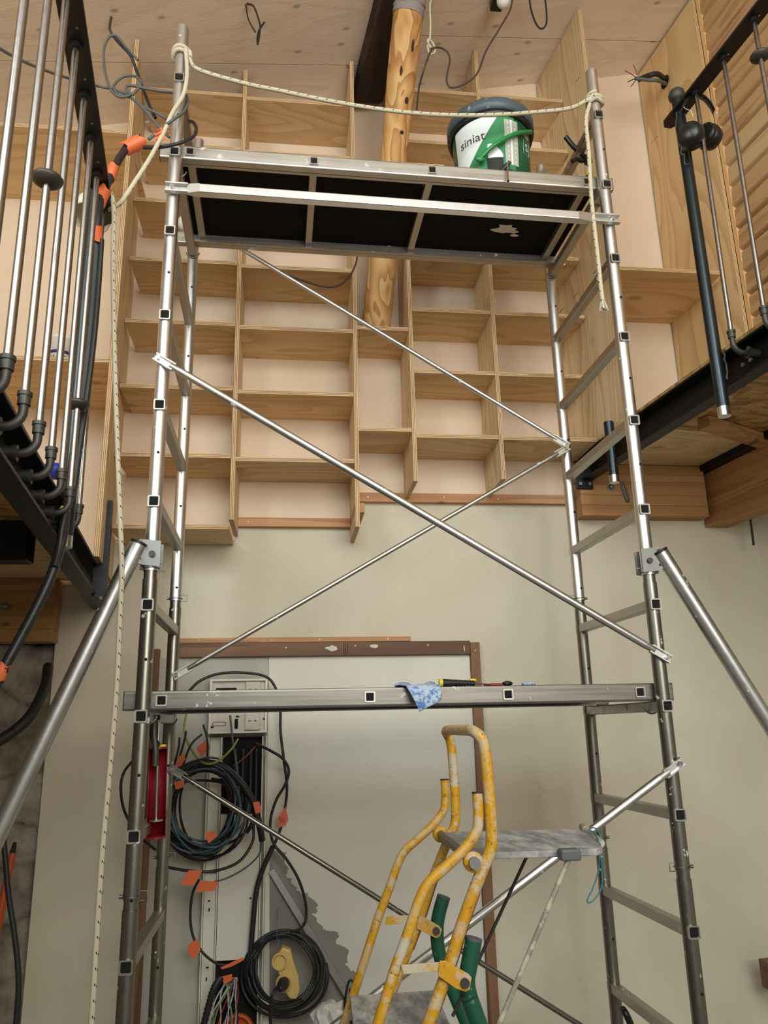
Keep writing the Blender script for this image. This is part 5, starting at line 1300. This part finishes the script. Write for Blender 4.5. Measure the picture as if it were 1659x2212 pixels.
# ------------------------------------------------------------------ STEP LADDER
ZP = -0.26
An, Af = atz(1022, 1862, ZP), atz(952, 1802, ZP)
yn, yfar = An.y, Af.y
sl_ = thing('step_ladder', V(((An.x+0.1), (yn+yfar)/2, FLOOR)), 'paint splattered yellow step ladder in front of the scaffold', 'ladder')
dx = Af.x-An.x
def prof(pts): return [at(px, py, yn) for px, py in pts]
pA = prof([(1031, 1713), (1033, 1745), (1033, 1772), (1029, 1797), (1004, 1833), (966, 1870), (928, 1905), (907, 1942), (882, 2015), (852, 2098), (825, 2185)])
pB = prof([(1047, 1616), (1055, 1692), (1060, 1760), (1061, 1829), (1044, 1874), (1023, 1927), (996, 2003), (970, 2087), (935, 2185)])
def to_floor(P):
    d = (P[-1]-P[-2]).normalized(); e = P[-1]+d*((FLOOR+0.01-P[-1].z)/d.z); return P+[P[-1].lerp(e, 0.5), e]
pA, pB = to_floor(pA), to_floor(pB)
sh = lambda P, k=1: [p+V((dx, yfar-yn, 0)) for p in P]
TR = 0.0115
for nm, P in (('front_rail', pA), ('front_rail', sh(pA))):
    r = MB().tube(catmull(P, 6), TR-0.001, 12).build(nm, 'yellow_paint', sl_)
    MB().cyl(P[0], P[0]+V((0, 0, 0.002)), TR, 12).build('tube_plug', 'black_rubber', r)
tn, tf = at(1037, 1590, yn), at(1037, 1590, yn)+V((dx, yfar-yn, 0))
t1 = at(1029, 1574, yn)+V((0.0, 0.03, 0.0)); t1.z = at(1034, 1577, yn+0.02).z
t2 = t1+V((dx, yfar-yn-0.06, 0))
t2.z = t1.z
hoop = list(reversed(pB))+[tn, t1, t2, tf]+sh(pB)
hp2 = catmull(list(reversed(pB))+[tn], 6)+catmull([tn, t1+V((0.0, -0.012, -0.004)), t1+V((0, 0.02, 0))], 5)[1:]+catmull([t2-V((0, 0.02, 0)), t2+V((0, 0.012, -0.004)), tf], 5)+catmull([tf]+sh(pB), 6)[1:]
MB().tube(hp2, TR+0.0005, 12).build('handrail_hoop', 'yellow_paint', sl_)
# red painted flank of the hoop legs
for P in (pB, sh(pB)):
    Q = [p+V((0.0085, 0.009, 0.0)) for p in P[5:9]]
    MB().tube(catmull(Q, 5), 0.0085, 8).build('red_flank', 'red_paint', sl_)
# platform
cn = [atz(1012, 1843, ZP+0.01), atz(1288, 1834, ZP+0.01), atz(1222, 1791, ZP+0.01), atz(958, 1797, ZP+0.01)]
tip = atz(1301, 1830, ZP+0.01); tip2 = atz(1265, 1795, ZP+0.01)
MB().prism([cn[0], cn[1], tip, tip2, cn[2], cn[3]], (0, 0, -0.013)).build('platform', 'tread_grey', sl_, bevel=0.002)
MB().cyl(An+V((0, -0.014, 0)), Af+V((0, 0.012, 0)), 0.0105, 16).build('pivot_rod', 'zinc', sl_)
for c in (An, Af): MB().lathe([(0.0, -0.008), (0.019, -0.008), (0.020, 0.0), (0.019, 0.010), (0.0, 0.010)], c, (0, 1, 0), 20).build('pivot_boss', 'yellow_paint', sl_)
MB().cyl(An+V((0, -0.018, 0)), An+V((0, -0.006, 0)), 0.0115, 16).build('pivot_bolt', 'zinc', sl_)
MB().cyl(atz(1258, 1786, ZP+0.012), atz(1298, 1822, ZP+0.005), 0.009, 12).build('end_bar', 'rod_painted', sl_)
# string loop
tag(MB().tube(catmull([atz(1274, 1790, ZP+0.02), atz(1286, 1789, ZP+0.022), atz(1296, 1805, ZP+0.012), at(1295, 1840, 1.72), at(1293, 1880, 1.72), at(1280, 1920, 1.72), at(1269, 1942, 1.72), at(1271, 1950, 1.72), at(1284, 1943, 1.72), at(1300, 1915, 1.72), at(1300, 1880, 1.72), at(1297, 1845, 1.72), atz(1292, 1815, ZP+0.012), atz(1282, 1796, ZP+0.02), atz(1268, 1798, ZP+0.02)], 6), 0.0017, 6).build('string_loop', 'string_blue'), 'blue string loop tied to the end of the ladder platform', 'string')
# straps, bolts, rear legs
def strap(y, sgn, pts, boltp, nm='strap'):
    P = [at(px, py, y) for px, py in pts]; b = MB()
    b.prism(P, (0, 0.004, 0)); o = b.build(nm, 'yellow_paint', sl_, bevel=0.001)
    if boltp is None: return
    c = at(*boltp, y-0.001); MB().cyl(c+V((0, 0.002, 0)), c+V((0, -0.006, 0)), 0.0085, 12).build('bolt', 'iron', o)
strap(yn-0.016, 1, [(866, 2085), (960, 2078), (958, 2098), (872, 2105)], None)
strap(yn-0.020, 1, [(950, 2076), (962, 2076), (1012, 2104), (1019, 2112), (1015, 2138), (1006, 2143), (985, 2136), (946, 2108)], (1004, 2123), 'leg_bracket')
yf2 = yfar-0.016
strap(yf2, 1, [(836, 1979), (890, 1977), (888, 1994), (832, 1998)], None)
strap(yf2-0.004, 1, [(905, 1980), (914, 1980), (948, 2000), (955, 2008), (950, 2024), (942, 2027), (900, 2006)], (942, 2011), 'leg_bracket')
for (Y, pts) in ((yn+0.012, [(1023, 2030), (1018, 2060), (1012, 2092), (1008, 2120), (1014, 2155), (1034, 2212)]), (yfar+0.012, [(958, 1939), (948, 1975), (944, 2010), (948, 2055), (964, 2105), (985, 2155)])):
    P = to_floor([at(px, py, Y) for px, py in pts])
    r = MB().tube(catmull(P, 6), 0.0165, 14).build('rear_leg', 'green_tube', sl_)
    u = (P[0]-P[1]).normalized(); MB().cyl(P[0]-u*0.001, P[0]+u*0.004, 0.0165, 14).build('leg_cap', 'cable_grey', r)
def strut(a, b_, r, mt, ya, yb):
    A, B2 = at(*a, ya), at(*b_, yb); d = (B2-A); e = A+d*1.35
    MB().cyl(A, e, r, 10).build('strut', mt, sl_)
strut((1230, 1852), (1080, 2208), 0.0052, 'rod_painted', yn+0.01, yn+0.03)
strut((1139, 1848), (1021, 2102), 0.0040, 'iron', yfar-0.03, yfar-0.01)
c = at(1230, 1850, yn+0.015); MB().box(c+V((0, 0, 0.004)), (0.042, 0.03, 0.022)).build('strut_bracket', 'cable_grey', sl_, bevel=0.004)
# treads between the front rails
for k, z in enumerate((-0.60, -0.93, -1.26)):
    def railx(P, z):
        for a, b2 in zip(P[:-1], P[1:]):
            if a.z >= z >= b2.z: return a.x+(b2.x-a.x)*(a.z-z)/(a.z-b2.z)
        return P[-1].x
    xa = railx(pA, z)-0.01; xb_ = railx(pB, z)+0.10
    q = [V((xa, yn+0.012, z)), V((xb_, yn+0.012, z)), V((xb_+dx, yfar-0.012, z)), V((xa+dx, yfar-0.012, z))]
    MB().prism(q, (0, 0, -0.018)).build('tread', 'tread_grey', sl_, bevel=0.002)

# black handle at the lower right rear upright
tag(MB().tube(catmull([at(1345, 2180, 2.72), at(1352, 2190, 2.70), at(1362, 2212, 2.70), at(1368, 2235, 2.70)], 4), 0.011, 10).build('spring_grip', 'black_plastic'), 'black curved grip clipped to the lower right rear upright', 'clamp')
